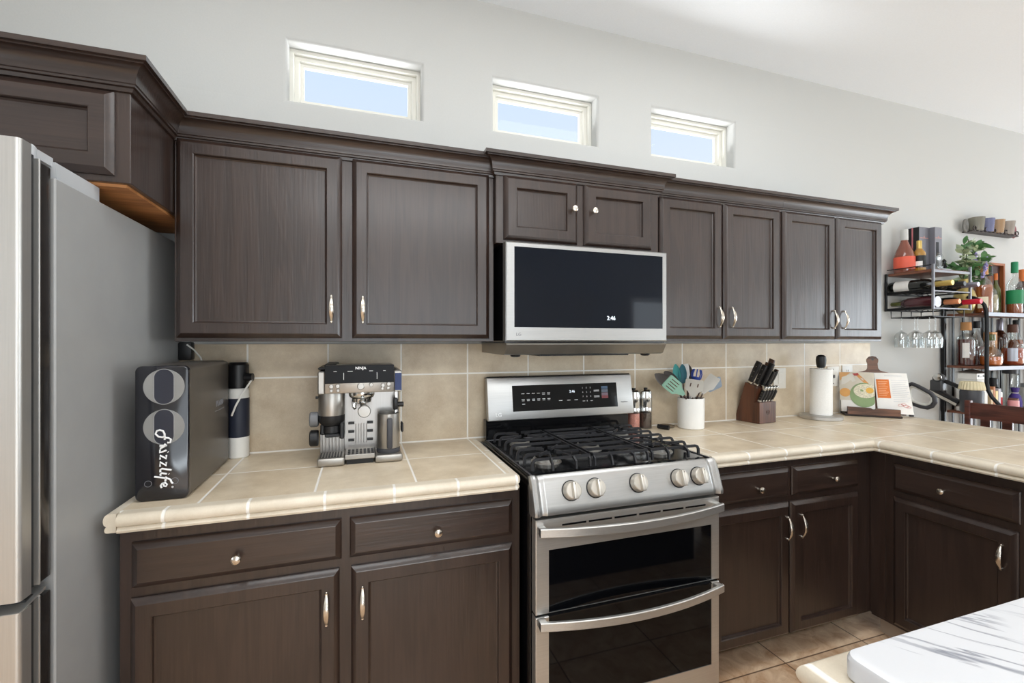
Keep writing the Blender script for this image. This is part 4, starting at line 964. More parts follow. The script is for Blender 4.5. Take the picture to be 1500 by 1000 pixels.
for s in (-1, 1):
    f = pagef(s); n = 10; front = []; back = []
    ring = [[f(.170*k/n, v) for k in range(n+1)]+[f(.170*k/n, v)+(TL.to_3x3() @ Vector((0, .006, 0))) for k in range(n, -1, -1)] for v in (0, .245)]
    m = MB(); m.loft([[tuple(p) for p in r] for r in ring]); pg = b.part('page', m, mat('book_paper', (238, 236, 232), .6), local=True)
    def patch(pts, name, mm, h=.0006, nn=1):
        q = MB(); P_ = [tuple(f(u, v, h)) for u, v in pts]; q.add(P_, [tuple(range(len(P_)))]); return b.part(name, q, mm, pg, local=True)
    def strip(u0, u1, v0, v1, name, mm, h=.0006):
        q = MB(); k_ = 6
        for k in range(k_):
            a, c = u0+(u1-u0)*k/k_, u0+(u1-u0)*(k+1)/k_
            q.add([tuple(f(a, v0, h)), tuple(f(c, v0, h)), tuple(f(c, v1, h)), tuple(f(a, v1, h))], [(0, 1, 2, 3)])
        return b.part(name, q, mm, pg, local=True)
    def ellipse(cu, cv, ru, rv, name, mm, h, a0=0, a1=360):
        pts = [(max(.001, min(.177, cu+ru*math.cos(math.radians(a)))), max(.002, min(.244, cv+rv*math.sin(math.radians(a))))) for a in range(a0, a1, 12)]
        q = MB(); c = tuple(f(cu, cv, h)) ; P_ = [tuple(f(u, v, h)) for u, v in pts]
        for i in range(len(P_)): q.add([c, P_[i], P_[(i+1) % len(P_)]], [(0, 1, 2)])
        return b.part(name, q, mm, pg, local=True)
    if s < 0:     # u runs from the spine to the left
        strip(.001, .177, .07, .244, 'photo', mat('photo_linen', (214, 206, 190), .5))
        patch([(.176, .243), (.176, .19), (.12, .243)], 'photo_board', mat('photo_wood', (222, 170, 110), .5), .0012)
        patch([(.168, .165), (.165, .212), (.112, .235), (.095, .19)], 'photo_cloth', mat('photo_cloth', (226, 222, 212), .5), .0016)
        patch([(.10, .232), (.085, .24), (.03, .178), (.045, .17)], 'photo_spoon', mat('photo_spoonwood', (216, 152, 86), .5), .0018)
        patch([(.112, .236), (.082, .240), (.08, .226), (.10, .222)], 'photo_tomato', mat('photo_red', (176, 62, 62), .5), .0020)
        ellipse(.150, .118, .027, .027, 'photo_lemon', mat('photo_yellow', (226, 168, 96), .5), .0022)
        ellipse(.055, .105, .072, .075, 'photo_bowl', mat('photo_green', (138, 160, 112), .5), .0026)
        ellipse(.048, .130, .060, .044, 'photo_soup', mat('photo_soup', (218, 212, 188), .6, var=.25, scale=160), .0032)
        ellipse(.026, .134, .020, .018, 'photo_garnish', mat('photo_garnish', (228, 178, 78), .5), .0038)
    else:
        strip(.006, .070, .092, .205, 'text_box', mat('orange_box', (224, 122, 52), .55))
        q = MB()
        for k in range(9):
            v = .190-.0105*k; q.add([tuple(f(.014, v, .0012)), tuple(f(.062-.006*(k % 3), v, .0012)), tuple(f(.062-.006*(k % 3), v+.0025, .0012)), tuple(f(.014, v+.0025, .0012))], [(0, 1, 2, 3)])
        b.part('printed_lines', q, mat('pale_orange_print', (242, 190, 150), .6), pg, local=True)
        q = MB()
        for k in range(12):
            v = .200-.0115*k
            for (a, c) in ((.080, .122), (.122, .166-.007*(k % 3))): q.add([tuple(f(a, v, .0012)), tuple(f(c, v, .0012)), tuple(f(c, v+.002, .0012)), tuple(f(a, v+.002, .0012))], [(0, 1, 2, 3)])
        q.add([tuple(f(.05, .226, .0012)), tuple(f(.09, .226, .0012)), tuple(f(.09, .229, .0012)), tuple(f(.05, .229, .0012))], [(0, 1, 2, 3)])
        q.add([tuple(f(.09, .226, .0012)), tuple(f(.14, .226, .0012)), tuple(f(.14, .229, .0012)), tuple(f(.09, .229, .0012))], [(0, 1, 2, 3)])
        b.part('printed_text', q, mat('pale_grey_print', (196, 200, 206), .6), pg, local=True)
        q = MB()
        for (cu, cv, rr) in ((.112, .052, .010), (.126, .058, .009), (.138, .048, .010), (.150, .042, .008)):
            q.tube([tuple(f(cu+rr*1.3*math.cos(a), cv+rr*.7*math.sin(a), .0015)) for a in [2*PI*j/14 for j in range(14)]], .0008, 5, True)
        b.part('red_drawing', q, mat('red_ink', (206, 92, 82), .6), pg, local=True)

# ---------------------------------------------------------------- wall rack for wine with shelf on top
def bars(lst, r): 
    m = MB()
    for p in lst: m.tube(p, r, 6)
    return m
wx0, wx1, wy0, wy1 = 3.309, 3.666, -.277, -.012
t = Thing('wine_rack', 'black metal wall rack with wooden top shelf, wine tiers and hanging stemware', 'wine rack', (3.49, -.02, 1.53))
for x, y, m, nm in ((wx0, wy0, GUNMETAL, 'post'), (wx1, wy0, GUNMETAL, 'post'), (wx0, wy1-.004, BLACKMETAL, 'post'), (wx1, wy1-.004, BLACKMETAL, 'post')):
    t.part(nm, MBox(x-.006, x+.006, y-.006, y+.006, 1.570, 1.845 if y < -.2 else 1.818, .001, 1), m)
t.part('shelf', MBox(wx0+.0065, wx1-.0065, wy0+.0065, wy1-.011, 1.800, 1.818, .002, 1), SHELFWOOD)
t.part('shelf_edge', MBox(wx0+.0065, wx1-.0065, wy0-.004, wy0+.006, 1.796, 1.812, .001, 1), GUNMETAL)
t.part('guard_rail', bars([[(wx0, wy0, 1.842), (wx0, wy1-.01, 1.842)]], .003), BLACKMETAL)
for z in (1.682, 1.576):
    t.part('tier_frame', bars([[(wx0, wy0, z), (wx1, wy0, z)]], .0045), GUNMETAL)
    t.part('tier_frame', bars([[(wx0, wy0, z), (wx0, wy1-.004, z)], [(wx0, wy0, z+.008), (wx0, wy1-.004, z+.008)], [(wx1, wy0, z), (wx1, wy1-.004, z)], [(wx0, wy1-.004, z), (wx1, wy1-.004, z)]], .005), BLACKMETAL)
    cr = MB()
    for y in (-.23, -.07):
        pts = []
        for k in range(25):
            a = k/24; pts.append((wx0+(wx1-wx0)*a, y, z+.004-.007*math.cos(2*PI*a*3)))
        cr.tube(pts, .0035, 6)
    t.part('cradle', cr, BLACKMETAL)
rl = MB()
for x in (3.335, 3.435, 3.535, 3.635):
    rl.tube([(x, -.262, 1.5715), (x, -.262, 1.527), (x, -.03, 1.527), (x, -.03, 1.5715)], .0032, 6)
rl.tube([(3.335, -.262, 1.527), (3.635, -.262, 1.527)], .0032, 6); rl.tube([(3.335, -.03, 1.527), (3.635, -.03, 1.527)], .0032, 6)
t.part('glass_rail', rl, BLACKMETAL)
gp = [(.032, 0), (.031, .002), (.004, .006), (.003, .012), (.003, .092), (.008, .098), (.028, .112), (.038, .135), (.040, .160), (.036, .205), (.0345, .205), (.0385, .160), (.0365, .136), (.027, .114), (.001, .101)]
for i, (x, y, tx_) in enumerate(((3.385, -.060, 'nearest the wall in the left file'), (3.385, -.135, 'middle of the left file'), (3.385, -.215, 'front of the left file'), (3.485, -.095, 'rear of the middle file'), (3.485, -.190, 'front of the middle file'), (3.585, -.140, 'alone in the right file'))):
    single('wine_glass', MB().lathe([(r, 1.5375-z) for r, z in gp], (x, y, 0), 24), STEMGLASS, 'wine glass hanging upside down under the wine rack, %s' % tx_, 'wine glass', (x, y, 1.53), group='stemware hanging under the wine rack')

# bottles -------------------------------------------------------
def liquid(name, rgb): return mat(name, rgb, .15, coat=.5)
AMBER = liquid('amber_spirit', (168, 84, 36)); DEEPRED = liquid('dark_red_spirit', (92, 34, 26)); ORANGE = liquid('orange_spirit', (214, 112, 40)); BROWNG = mat('brown_glass', (58, 32, 22), .1, coat=.6)
DARKG = mat('black_green_glass', (18, 20, 18), .1, coat=.6); OLIVEG = mat('olive_glass', (84, 88, 40), .12, coat=.6); GOLDF = mat('gold_foil', (206, 178, 104), .32, .6); CORK = mat('cork_stopper', (190, 140, 92), .8)
CREAM = mat('cream_label', (232, 222, 198), .6); WHITEL = mat('white_label', (234, 232, 228), .6); GREENL = mat('green_label', (28, 128, 78), .5); CORALL = mat('coral_label', (228, 98, 74), .5)
REDF = mat('red_foil', (200, 36, 56), .35, .3); COPPERF = mat('copper_foil', (214, 140, 100), .35, .4); TERRA = mat('terracotta_cap', (206, 112, 52), .5); GREENC = mat('green_cap', (30, 130, 86), .5)
PROF = {
 'round':  [(.92, 0), (1, .02), (1, .50), (.93, .58), (.62, .66), (.36, .71), (.33, .76), (.33, .93)],
 'square': [(.95, 0), (1, .015), (1, .60), (.93, .66), (.55, .70), (.32, .74), (.30, .79), (.30, .92)],
 'bell':   [(.95, 0), (1, .02), (1, .30), (.96, .40), (.78, .52), (.52, .63), (.36, .72), (.31, .78), (.30, .92)],
 'globe':  [(.80, 0), (.95, .06), (1, .20), (.97, .36), (.80, .48), (.50, .55), (.34, .60), (.31, .66), (.31, .90)],
 'wine':   [(.95, 0), (1, .02), (1, .55), (.92, .63), (.62, .70), (.42, .75), (.38, .80), (.37, .96)],
}
def bottle(text, x, y, z, r, h, kind, glass, cap, fill=None, lab=None, labz=(.15, .45), cap_h=.09, cap_r=1.15, M=None, group=None, patch=None, capname='cap'):
    loc = (x, y, z) if M is None else tuple(M.translation)
    t = Thing('bottle', text, 'bottle', loc, group=group)
    if M is None: M = Matrix.Translation((x, y, z))
    p = PROF[kind]; ht = h*(1-cap_h*.2)
    prof = [(a*r, b*h) for a, b in p]; seg = 28
    t.part('glass_body', MB().lathe(prof+[(prof[-1][0]*.8, prof[-1][1]+.001)], (0, 0, 0), seg, M), glass)
    if fill:
        fm, lev = fill; q = [(a*r*.93, max(.004, b*h)) for a, b in p if b <= lev]
        a_l = next((p[i][0]+(p[i+1][0]-p[i][0])*(lev-p[i][1])/(p[i+1][1]-p[i][1]) for i in range(len(p)-1) if p[i][1] <= lev <= p[i+1][1]), .3)
        q.append((a_l*r*.93, lev*h)); t.part('liquid', MB().lathe(q, (0, 0, 0), seg, M), fm)
    if lab: t.part('label_sheet', MB().lathe([(r*1.012, labz[0]*h), (r*1.014, labz[0]*h+.001), (r*1.014, labz[1]*h-.001), (r*1.012, labz[1]*h)], (0, 0, 0), seg, M), lab)
    nr = p[-1][0]*r; z1 = p[-1][1]*h
    t.part(capname, MB().lathe([(nr*cap_r, z1-cap_h*h), (nr*cap_r*1.03, z1-cap_h*h+.002), (nr*cap_r, h-.003), (nr*cap_r*.9, h), (.0005, h)], (0, 0, 0), 20, M), cap)
    if patch:
        pm, pz0, pz1, wid = patch; q = MB(); n = 8; a0 = math.atan2(-2.085-y, -x)
        vs = []
        for k in range(n+1):
            a = a0-wid+2*wid*k/n; vs += [(r*1.025*math.cos(a), r*1.025*math.sin(a), pz0*h), (r*1.025*math.cos(a), r*1.025*math.sin(a), pz1*h)]
        q.add(vs, [(2*k, 2*k+2, 2*k+3, 2*k+1) for k in range(n)], M); t.part('label_patch', q, pm)
    return t
def lying(x, y, z, rev=False, pitch=0.0): return Matrix.Translation((x, y, z)) @ Matrix.Rotation((-1 if rev else 1)*(PI/2-pitch), 4, 'X')
# on the rack's top shelf
ZT = 1.8185
bottle('amber bottle with white cap and coral label, left end of the wine rack top', 3.372, -.085, ZT, .055, .285, 'bell', mat('smoked_amber_glass', (128, 72, 56), .1, coat=.6), mat('grey_white_cap', (196, 196, 192), .5), lab=CORALL, labz=(.08, .36), cap_h=.17, cap_r=1.2)
bottle('small gold foil topped bottle with black and white label on the wine rack top', 3.430, -.135, ZT, .034, .205, 'wine', mat('golden_glass', (170, 124, 48), .12, coat=.6), GOLDF, lab=BLKPLASTIC, labz=(.14, .52), cap_h=.34, cap_r=1.12, patch=(WHITEL, .16, .34, .5))
def gift_box(text, x0, x1, y0, y1, h, rz, stripe, M0):
    cx_, cy_ = (x0+x1)/2, (y0+y1)/2
    t = Thing('gift_box', text, 'box', (cx_, cy_, ZT), (0, 0, rz)); a, b = (x1-x0)/2, (y1-y0)/2
    t.part('carton', MBox(-a, a, -b, b, .0005, h, .002, 1), M0, local=True)
    t.part('rose_line', MBox(-a*.85, a*.85, -b-.0008, -b+.0002, h*.76, h*.765+.003), mat('rose_gold_print', (196, 134, 124), .4), local=True)
    t.part('emblem', MB().lathe([(.005, 0), (.004, .001), (.0004, .0012)], (0, 0, 0), 12, Matrix.Translation((0, -b-.0002, h*.79)) @ FRONT), mat('rose_gold_print', (196, 134, 124), .4), local=True)
    if stripe: t.part('side_face', MBox(-a-.0006, -a+.0002, -b*.98, b*.98, .001, h-.002), BLKPLASTIC, local=True)
    else: t.part('window', MBox(-a*.75, a*.05, -b-.0008, -b+.0002, h*.1, h*.68), mat('deep_black', (24, 24, 32), .2), local=True)
    if stripe: t.part('side_stripe', MBox(-a-.0012, -a+.0002, -b*.1, b*.12, .001, h-.002), mat('pink_stripe', (190, 112, 116), .5), local=True)
    return t
gift_box('grey and black carton with a pink side stripe on the wine rack top', 3.495, 3.594, -.098, -.022, .312, 0.0, True, mat('graphite_carton', (108, 108, 116), .4))
gift_box('dark grey carton beside the plant, right one of two on the wine rack', 3.600, 3.672, -.128, -.040, .312, 0.0, False, mat('slate_carton', (118, 118, 126), .4))
t = Thing('glass_figurine', 'small clear and black glass ornament in front of the dark cartons', 'ornament', (3.500, -.215, ZT))
t.part('plinth', MBox(3.460, 3.545, -.245, -.19, ZT+.0005, ZT+.012, .002, 1), mat('grey_plinth', (160, 160, 166), .4))
t.part('figure', MB().lathe([(.018, ZT+.0125), (.022, ZT+.03), (.016, ZT+.06), (.020, ZT+.09), (.010, ZT+.115), (.0005, ZT+.12)], (3.480, -.217, 0), 8), CLEAR)
t.part('dark_figure', MB().lathe([(.012, ZT+.0125), (.015, ZT+.03), (.009, ZT+.05), (.013, ZT+.065), (.0005, ZT+.08)], (3.525, -.217, 0), 8), BLKGLASS)
# wine lying in the tiers, necks to the front
zt1, zt2 = 1.682+.003, 1.576+.003
bottle('champagne bottle with gold foil neck lying on the upper tier of the wine rack', 0, -.02, 0, .040, .330, 'wine', DARKG, GOLDF, lab=WHITEL, labz=(.10, .36), cap_h=.34, cap_r=1.12, M=lying(3.362, -.016, zt1+.041))
bottle('dark wine bottle with pale tip lying in the middle of the upper tier', 0, -.02, 0, .038, .325, 'wine', DARKG, mat('black_foil', (24, 24, 28), .35), cap_h=.26, cap_r=1.1, M=lying(3.487, -.016, zt1+.040))
bottle('dark wine bottle with silver cap lying at the right of the upper tier', 0, -.02, 0, .038, .330, 'wine', DARKG, mat('silver_foil', (150, 148, 160), .3, .7), cap_h=.26, cap_r=1.1, M=lying(3.610, -.016, zt1+.040))
bottle('brown red bottle lying with its neck to the wall on the lower tier', 0, 0, 0, .036, .255, 'wine', mat('dark_red_glass', (70, 30, 36), .15, coat=.5), OLIVEG, cap_h=.3, cap_r=1.1, M=lying(3.362, -.272, zt2+.038, True))
bottle('dark wine bottle with copper foil neck lying in the middle of the lower tier', 0, 0, 0, .038, .300, 'wine', DARKG, COPPERF, cap_h=.22, cap_r=1.12, M=lying(3.487, -.016, zt2+.040))
bottle('dark wine bottle with bright red foil neck lying at the right of the lower tier', 0, 0, 0, .038, .345, 'wine', DARKG, REDF, cap_h=.30, cap_r=1.15, M=lying(3.605, -.016, zt2+.040))

# ---------------------------------------------------------------- bar shelf
bx0, bx1, by0, by1 = 3.895, 5.05, -.250, -.018
t = Thing('bar_shelf', 'open metal and wood bar shelf against the wall at the right edge', 'shelf', (4.45, -.13, 0))
for z in (1.563, 1.205, .892, .42):
    s = t.part('shelf', MBox(bx0+.011, bx1, by0+.012, by1-.012, z-.016, z, .002, 1), SHELFWOOD)
    t.part('shelf_rim', MBox(bx0+.011, bx1, by0, by0+.011, z-.024, z+.002, .001, 1), GUNMETAL, s)
t.part('post', MBox(bx0-.012, bx0+.010, by1-.012, by1+.010, 0, 1.62, .002, 1), BLACKMETAL)
t.part('post', MBox(bx1, bx1+.02, by1-.012, by1+.010, 0, 1.62, .002, 1), BLACKMETAL)
t.part('post', MBox(bx1, bx1+.02, by0, by0+.020, 0, 1.62, .002, 1), BLACKMETAL)
arc = [(bx0, -.150, 1.672), (bx0, -.185, 1.664), (bx0, -.215, 1.645), (bx0, -.238, 1.612), (bx0, -.248, 1.570), (bx0, -.250, 1.50), (bx0, -.250, 1.10), (bx0, -.256, 1.055), (bx0, -.276, 1.010), (bx0, -.310, .965), (bx0, -.350, .925), (bx0, -.370, .86), (bx0, -.370, 0)]
t.part('curved_post', MB().tube(arc, .011, 10), BLACKMETAL, text='curved black front tube')
for k in range(9):
    x = 4.005+.113*k
    t.part('back_slat', MBox(x-.010, x+.010, by1, by1+.006, .44, 1.548), BLACKMETAL)
Z1, Z2, Z3 = 1.5645, 1.2065, .8935
bottle('amber whiskey bottle with light wooden stopper, first on the upper bar shelf', 4.055, -.155, Z1, .052, .345, 'round', CLEAR, CORK, (AMBER, .56), cap_h=.16, cap_r=1.5, patch=(CREAM, .10, .32, .5))
bottle('clear bottle with round cream label and dark stopper on the upper bar shelf', 4.255, -.090, Z1, .053, .345, 'globe', CLEAR, BLKPLASTIC, (mat('pale_spirit', (196, 176, 140), .15, coat=.5), .40), cap_h=.10, cap_r=1.3, patch=(CREAM, .12, .36, .45))
bottle('green labelled bottle with green cap on the upper bar shelf', 4.430, -.150, Z1, .043, .375, 'round', CLEAR, GREENC, (AMBER, .25), lab=GREENL, labz=(.20, .46), cap_h=.14, cap_r=1.3)
bottle('olive green bottle squeezed beside the green labelled bottle', 4.372, -.075, Z1, .026, .30, 'wine', OLIVEG, TERRA, cap_h=.12)
bottle('dark bottle with terracotta wax cap on the upper bar shelf', 4.600, -.115, Z1, .036, .335, 'wine', BROWNG, TERRA, lab=mat('charcoal_label', (60, 58, 62), .6), labz=(.15, .45), cap_h=.36, cap_r=1.25)
bottle('clear bottle with pink stopper furthest right on the upper bar shelf', 4.745, -.110, Z1, .042, .335, 'square', CLEAR, mat('pink_stopper', (206, 142, 132), .5), (mat('pale_spirit', (196, 176, 140), .15), .5), cap_h=.10, cap_r=1.3)
t = Thing('wooden_crate', 'open wooden bottle crate behind the upper bar shelf bottles', 'crate', (4.43, -.05, Z1))
t.part('frame', MB().loft([slab_ring(4.335, 4.505, Z1+.001, 1.945, i, h, lambda u, v, h: (u, -.036-h, v)) for i, h in [(0, 0), (0, .030), (.016, .030), (.016, 0), (0, 0)]], True, False, False), mat('orange_wood', (160, 92, 50), .5))
t.part('back_panel', MBox(4.352, 4.488, -.044, -.037, Z1+.017, 1.928), mat('dark_crate_inside', (64, 34, 28), .6))
# second shelf
bottle('dark red spirit bottle with cork stopper and pale label, left end of middle bar shelf', 3.990, -.095, Z2, .050, .300, 'square', CLEAR, CORK, (DEEPRED, .60), cap_h=.11, cap_r=1.9, patch=(WHITEL, .18, .52, .35))
bottle('clear bottle with black stopper behind the round decanter on the middle bar shelf', 4.155, -.075, Z2, .048, .310, 'bell', CLEAR, BLKPLASTIC, (DEEPRED, .42), cap_h=.08, cap_r=1.5)
bottle('squat round decanter with orange spirit on the middle bar shelf', 4.070, -.190, Z2, .060, .215, 'globe', CLEAR, OLIVEG, (ORANGE, .30), cap_h=.10, cap_r=1.2)
t = single('bottle_box', MBox(4.290, 4.350, -.095, -.045, Z2+.0005, 1.440, .002, 1), mat('orange_violet_carton', (196, 142, 92), .6, var=.4, scale=22), 'orange and violet patterned carton behind the curved post on the middle bar shelf', 'box', (4.32, -.07, Z2))
bottle('dark brown bottle with silver neck at the back of the middle bar shelf', 4.420, -.075, Z2, .042, .328, 'wine', BROWNG, mat('silver_foil', (150, 148, 160), .3, .7), cap_h=.22, cap_r=1.1)
bottle('round bellied bottle with silver medallion and amber spirit on the middle bar shelf', 4.350, -.175, Z2, .062, .285, 'globe', CLEAR, mat('dark_wood_stopper', (84, 52, 40), .5), (mat('copper_spirit', (170, 70, 32), .15, coat=.5), .42), cap_h=.10, cap_r=1.4, patch=(mat('medallion_silver', (176, 180, 190), .35, .5), .10, .42, .40))
bottle('clear shouldered bottle with amber spirit near the right of the middle bar shelf', 4.620, -.075, Z2, .048, .325, 'bell', CLEAR, BLKPLASTIC, (AMBER, .55), cap_h=.08, cap_r=1.3)
bottle('wide clear bottle with dark red spirit at the front right of the middle bar shelf', 4.560, -.185, Z2, .055, .225, 'square', CLEAR, BLKPLASTIC, (DEEPRED, .48), cap_h=.12, cap_r=1.5)
bottle('pale labelled bottle at the far right of the middle bar shelf', 4.760, -.150, Z2, .045, .290, 'round', CLEAR, CORK, (AMBER, .45), lab=CREAM, labz=(.12, .4))
# vase with plant on the top bar shelf
vx, vy = 3.945, -.110
t = Thing('potted_plant', 'leafy green plant with purple flowers in a round brass vase', 'plant', (vx, vy, Z1))
t.part('vase', MB().lathe([(.030, Z1), (.045, Z1+.02), (.058, Z1+.07), (.060, Z1+.11), (.050, Z1+.15), (.034, Z1+.175), (.028, Z1+.20), (.034, Z1+.235), (.031, Z1+.235), (.024, Z1+.20), (.0005, Z1+.18)], (vx, vy, 0), 32), mat('brass_vase', (176, 156, 100), .35, .5))
rnd = random.Random(5)
def leaf(mb, base, d, L, w, droop):
    d = Vector(d).normalized(); up = Vector((0, 0, 1)); sd = d.cross(up)
    if sd.length < .05: sd = Vector((1, 0, 0))
    sd.normalize(); sd = (Matrix.Rotation(rnd.uniform(-1.0, 1.0), 3, d) @ sd); n = sd.cross(d); rows = []
    for k in range(6):
        a = k/5; ww = w*math.sin(PI*(.06+.94*a))**.8 if a < 1 else 0.0005
        c = Vector(base)+d*L*a+Vector((0, 0, -droop*L*a*a))
        rows.append([tuple(c-sd*ww-n*ww*.0), tuple(c+n*-.25*ww), tuple(c+sd*ww)])
    vs = [p for r in rows for p in r]; fs = []
    for k in range(5):
        for j in range(2): a = k*3+j; fs.append((a, a+1, a+4, a+3))
    mb.add(vs, fs)
lm = MB(); st = MB(); lm2 = MB(); fl = MB()
top = Vector((vx, vy, Z1+.225))
stems = []
for k in range(16):
    e = top+Vector((rnd.uniform(-.17, .20), rnd.uniform(-.09, .05), rnd.uniform(.05, .31)))
    mid_ = top.lerp(e, .5)+Vector((0, 0, .03)); stems.append((mid_, e)); st.tube([tuple(top+Vector((0, 0, -.03))), tuple(mid_), tuple(e)], .0022, 5)
    pale = e.x > vx+.12 or k % 4 == 0
    for j in range(9):
        a = rnd.random(); b_ = mid_.lerp(e, a) if a > .3 else top.lerp(mid_, a/.3)
        leaf(lm2 if (k % 2 == 0) else lm, b_, (rnd.uniform(-1, 1), rnd.uniform(-1, .6), rnd.uniform(-.2, 1.0)), rnd.uniform(.05, .085), rnd.uniform(.011, .018), rnd.uniform(.05, .35))
for k in range(26):
    b_ = top+Vector((rnd.uniform(.04, .19), rnd.uniform(-.05, .06), rnd.uniform(.0, .17))); leaf(lm, b_, (rnd.uniform(-.4, 1), rnd.uniform(-1, .3), rnd.uniform(-.4, .6)), rnd.uniform(.05, .08), rnd.uniform(.015, .024), .2)
for (ex, ey, ez) in ((-.020, -.06, .175), (.045, -.08, .12), (.015, -.09, .06)):
    c0 = top+Vector((ex, ey, ez)); st.tube([tuple(top), tuple(c0+Vector((-.01, 0, -.045))), tuple(c0)], .002, 5)
    fl = MB()
    for j in range(26):
        a = j/26; q = c0+Vector((.035*a+rnd.uniform(-.008, .008), rnd.uniform(-.008, .008), -.045+.095*a)); fl.sphere(tuple(q), .0075*(1.15-.6*a), seg=6)
    t.part('flower_spike', fl, mat('lavender_petals', (150, 140, 190), .7, var=.25), text='purple flower spike')
t.part('stems', st, mat('stem_green', (92, 104, 66), .7)); t.part('foliage', lm, mat('leaf_green', (78, 122, 72), .5, var=.35, scale=18)); t.part('pale_foliage', lm2, mat('sage_leaf', (168, 182, 148), .6, var=.25, scale=18), text='pale sage green leaves')
# lower shelf goods
def can(name, text, cat, x, y, z, r, h, m, capm, lab=None):
    t = Thing(name, text, cat, (x, y, z))
    t.part('body', MB().lathe([(r*.95, z), (r, z+.003), (r, z+h*.82), (r*.9, z+h*.85)], (x, y, 0), 24), m)
    t.part('lid', MB().lathe([(r*.92, z+h*.85), (r*.93, z+h*.86), (r*.93, z+h), (.0005, z+h+.001)], (x, y, 0), 24), capm)
    if lab: t.part('label_sheet', MB().lathe([(r*1.01, z+h*.2), (r*1.012, z+h*.21), (r*1.012, z+h*.6), (r*1.01, z+h*.61)], (x, y, 0), 24), lab)
can('jar', 'small red labelled jar with black lid on the lower bar shelf', 'jar', 4.225, -.150, Z3, .026, .150, WHITEPL, BLKPLASTIC, mat('red_label', (190, 40, 44), .5))
bottle('black bottle standing beside the purple pouch on the lower bar shelf', 4.340, -.075, Z3, .042, .215, 'square', DARKG, BLKPLASTIC, cap_h=.24, cap_r=2.0)
t = Thing('velvet_pouch', 'purple drawstring pouch on the lower bar shelf', 'pouch', (4.400, -.165, Z3))
t.part('pouch', MB().lathe([(.030, Z3+.0005), (.044, Z3+.012), (.046, Z3+.05), (.038, Z3+.09), (.018, Z3+.115), (.026, Z3+.135), (.030, Z3+.150), (.022, Z3+.152), (.001, Z3+.135)], (4.400, -.165, 0), 20, sy=.75), mat('purple_velvet', (62, 44, 116), .8, var=.2, scale=30, bump=.4))
t.part('cord', MB().tube([(4.40+.020*math.cos(a), -.165+.016*math.sin(a), Z3+.115) for a in [2*PI*k/16 for k in range(16)]], .003, 6, True), mat('gold_cord', (216, 208, 190), .6))
can('jar', 'pink jar with brown lid in front of the purple pouch', 'jar', 4.290, -.205, Z3, .029, .085, mat('pink_jar', (222, 158, 160), .4), mat('brown_lid', (110, 74, 62), .5))
can('canister', 'white canister at the right of the lower bar shelf', 'canister', 4.660, -.140, Z3, .060, .170, WHITEPL, mat('grey_lid', (150, 152, 154), .4))
can('glass_jar', 'tall clear jar with dark lid behind the white canister', 'jar', 4.545, -.075, Z3, .046, .285, CLEAR, DKGREY)
t = Thing('house_canister', 'white canister with dark pyramid lid left of the curved post', 'canister', (3.975, -.130, Z3))
t.part('body', MBox(3.920, 4.035, -.190, -.075, Z3+.0005, 1.115, .004, 2), mat('white_tin', (216, 214, 208), .5))
t.part('band', MBox(3.925, 4.030, -.185, -.080, 1.1155, 1.158, .002, 1), WHITEPL)
q = MB(); 
for a in (3.936, 3.990): q.box(a, a+.014, -.1862, -.1848, 1.132, 1.147)
q.box(3.955, 3.980, -.1862, -.1848, 1.131, 1.135); t.part('printed_squares', q, BLKPLASTIC)
t.part('lid', MB().loft([[(3.915, -.195, 1.1585), (4.040, -.195, 1.1585), (4.040, -.070, 1.1585), (3.915, -.070, 1.1585)], [(3.970, -.140, 1.182), (3.985, -.140, 1.182), (3.985, -.125, 1.182), (3.970, -.125, 1.182)]]), mat('pewter_lid', (106, 98, 92), .5))
for i, (x0, x1, h, col, tx_) in enumerate(((4.070, 4.095, .150, (200, 176, 140), 'tan'), (4.098, 4.120, .170, (180, 120, 80), 'rust coloured'), (4.124, 4.150, .140, (226, 206, 150), 'pale yellow'), (4.154, 4.180, .155, (188, 184, 190), 'grey'))):
    single('book', MBox(x0, x1, -.190, -.060, Z3+.0005, Z3+h, .002, 1), mat('book_%s' % tx_.split()[0], col, .6), '%s book standing on the lower bar shelf' % tx_, 'book', ((x0+x1)/2, -.12, Z3), group='books on the lower bar shelf')

# plaque with four glasses on the wall
t = Thing('wall_rail', 'ornate dark wall rail with scrolled ends holding four small glasses', 'wall rack', (4.41, -.03, 2.17))
t.part('ledge', MBox(4.13, 4.69, -.060, -.0006, 2.158, 2.166, .002, 1), mat('dark_bronze', (64, 56, 54), .45, .5))
sc = MB()
for k in range(12):
    x = 4.15+.046*k; sc.tube([(x+.017*math.cos(a), -.064, 2.180+.015*math.sin(a)) for a in [2*PI*j/12 for j in range(12)]], .0035, 6, True)
t.part('scrolls', sc, mat('dark_bronze', (64, 56, 54), .45, .5))
for s, m in ((4.105, mat('pewter', (120, 118, 114), .4, .6)), (4.680, mat('rose_pewter', (150, 104, 108), .4, .4))):
    q = MB(); q.tube([(s+.020*math.cos(a), -.035, 2.20+.042*math.sin(a)) for a in [2*PI*j/16 for j in range(16)]], .008, 8, True); q.tube([(s, -.035, 2.160), (s, -.035, 2.24)], .006, 6)
    t.part('end_ornament', q, m)
for x, col, nm in ((4.205, (150, 146, 132), 'smoky grey'), (4.320, (128, 132, 170), 'bluish violet'), (4.440, (190, 156, 118), 'amber tinted'), (4.565, (176, 166, 156), 'pale rose')):
    single('shot_glass', MB().lathe([(.034, 2.1665), (.038, 2.169), (.046, 2.262), (.044, 2.262), (.036, 2.175), (.0005, 2.174)], (x, -.048, 0), 24), mat('glass_%s' % nm.split()[0], col, .15, coat=.5, trans=.35), '%s small glass standing on the ornate wall rail' % nm, 'glass', (x, -.046, 2.1665), group='small glasses on the wall rail')

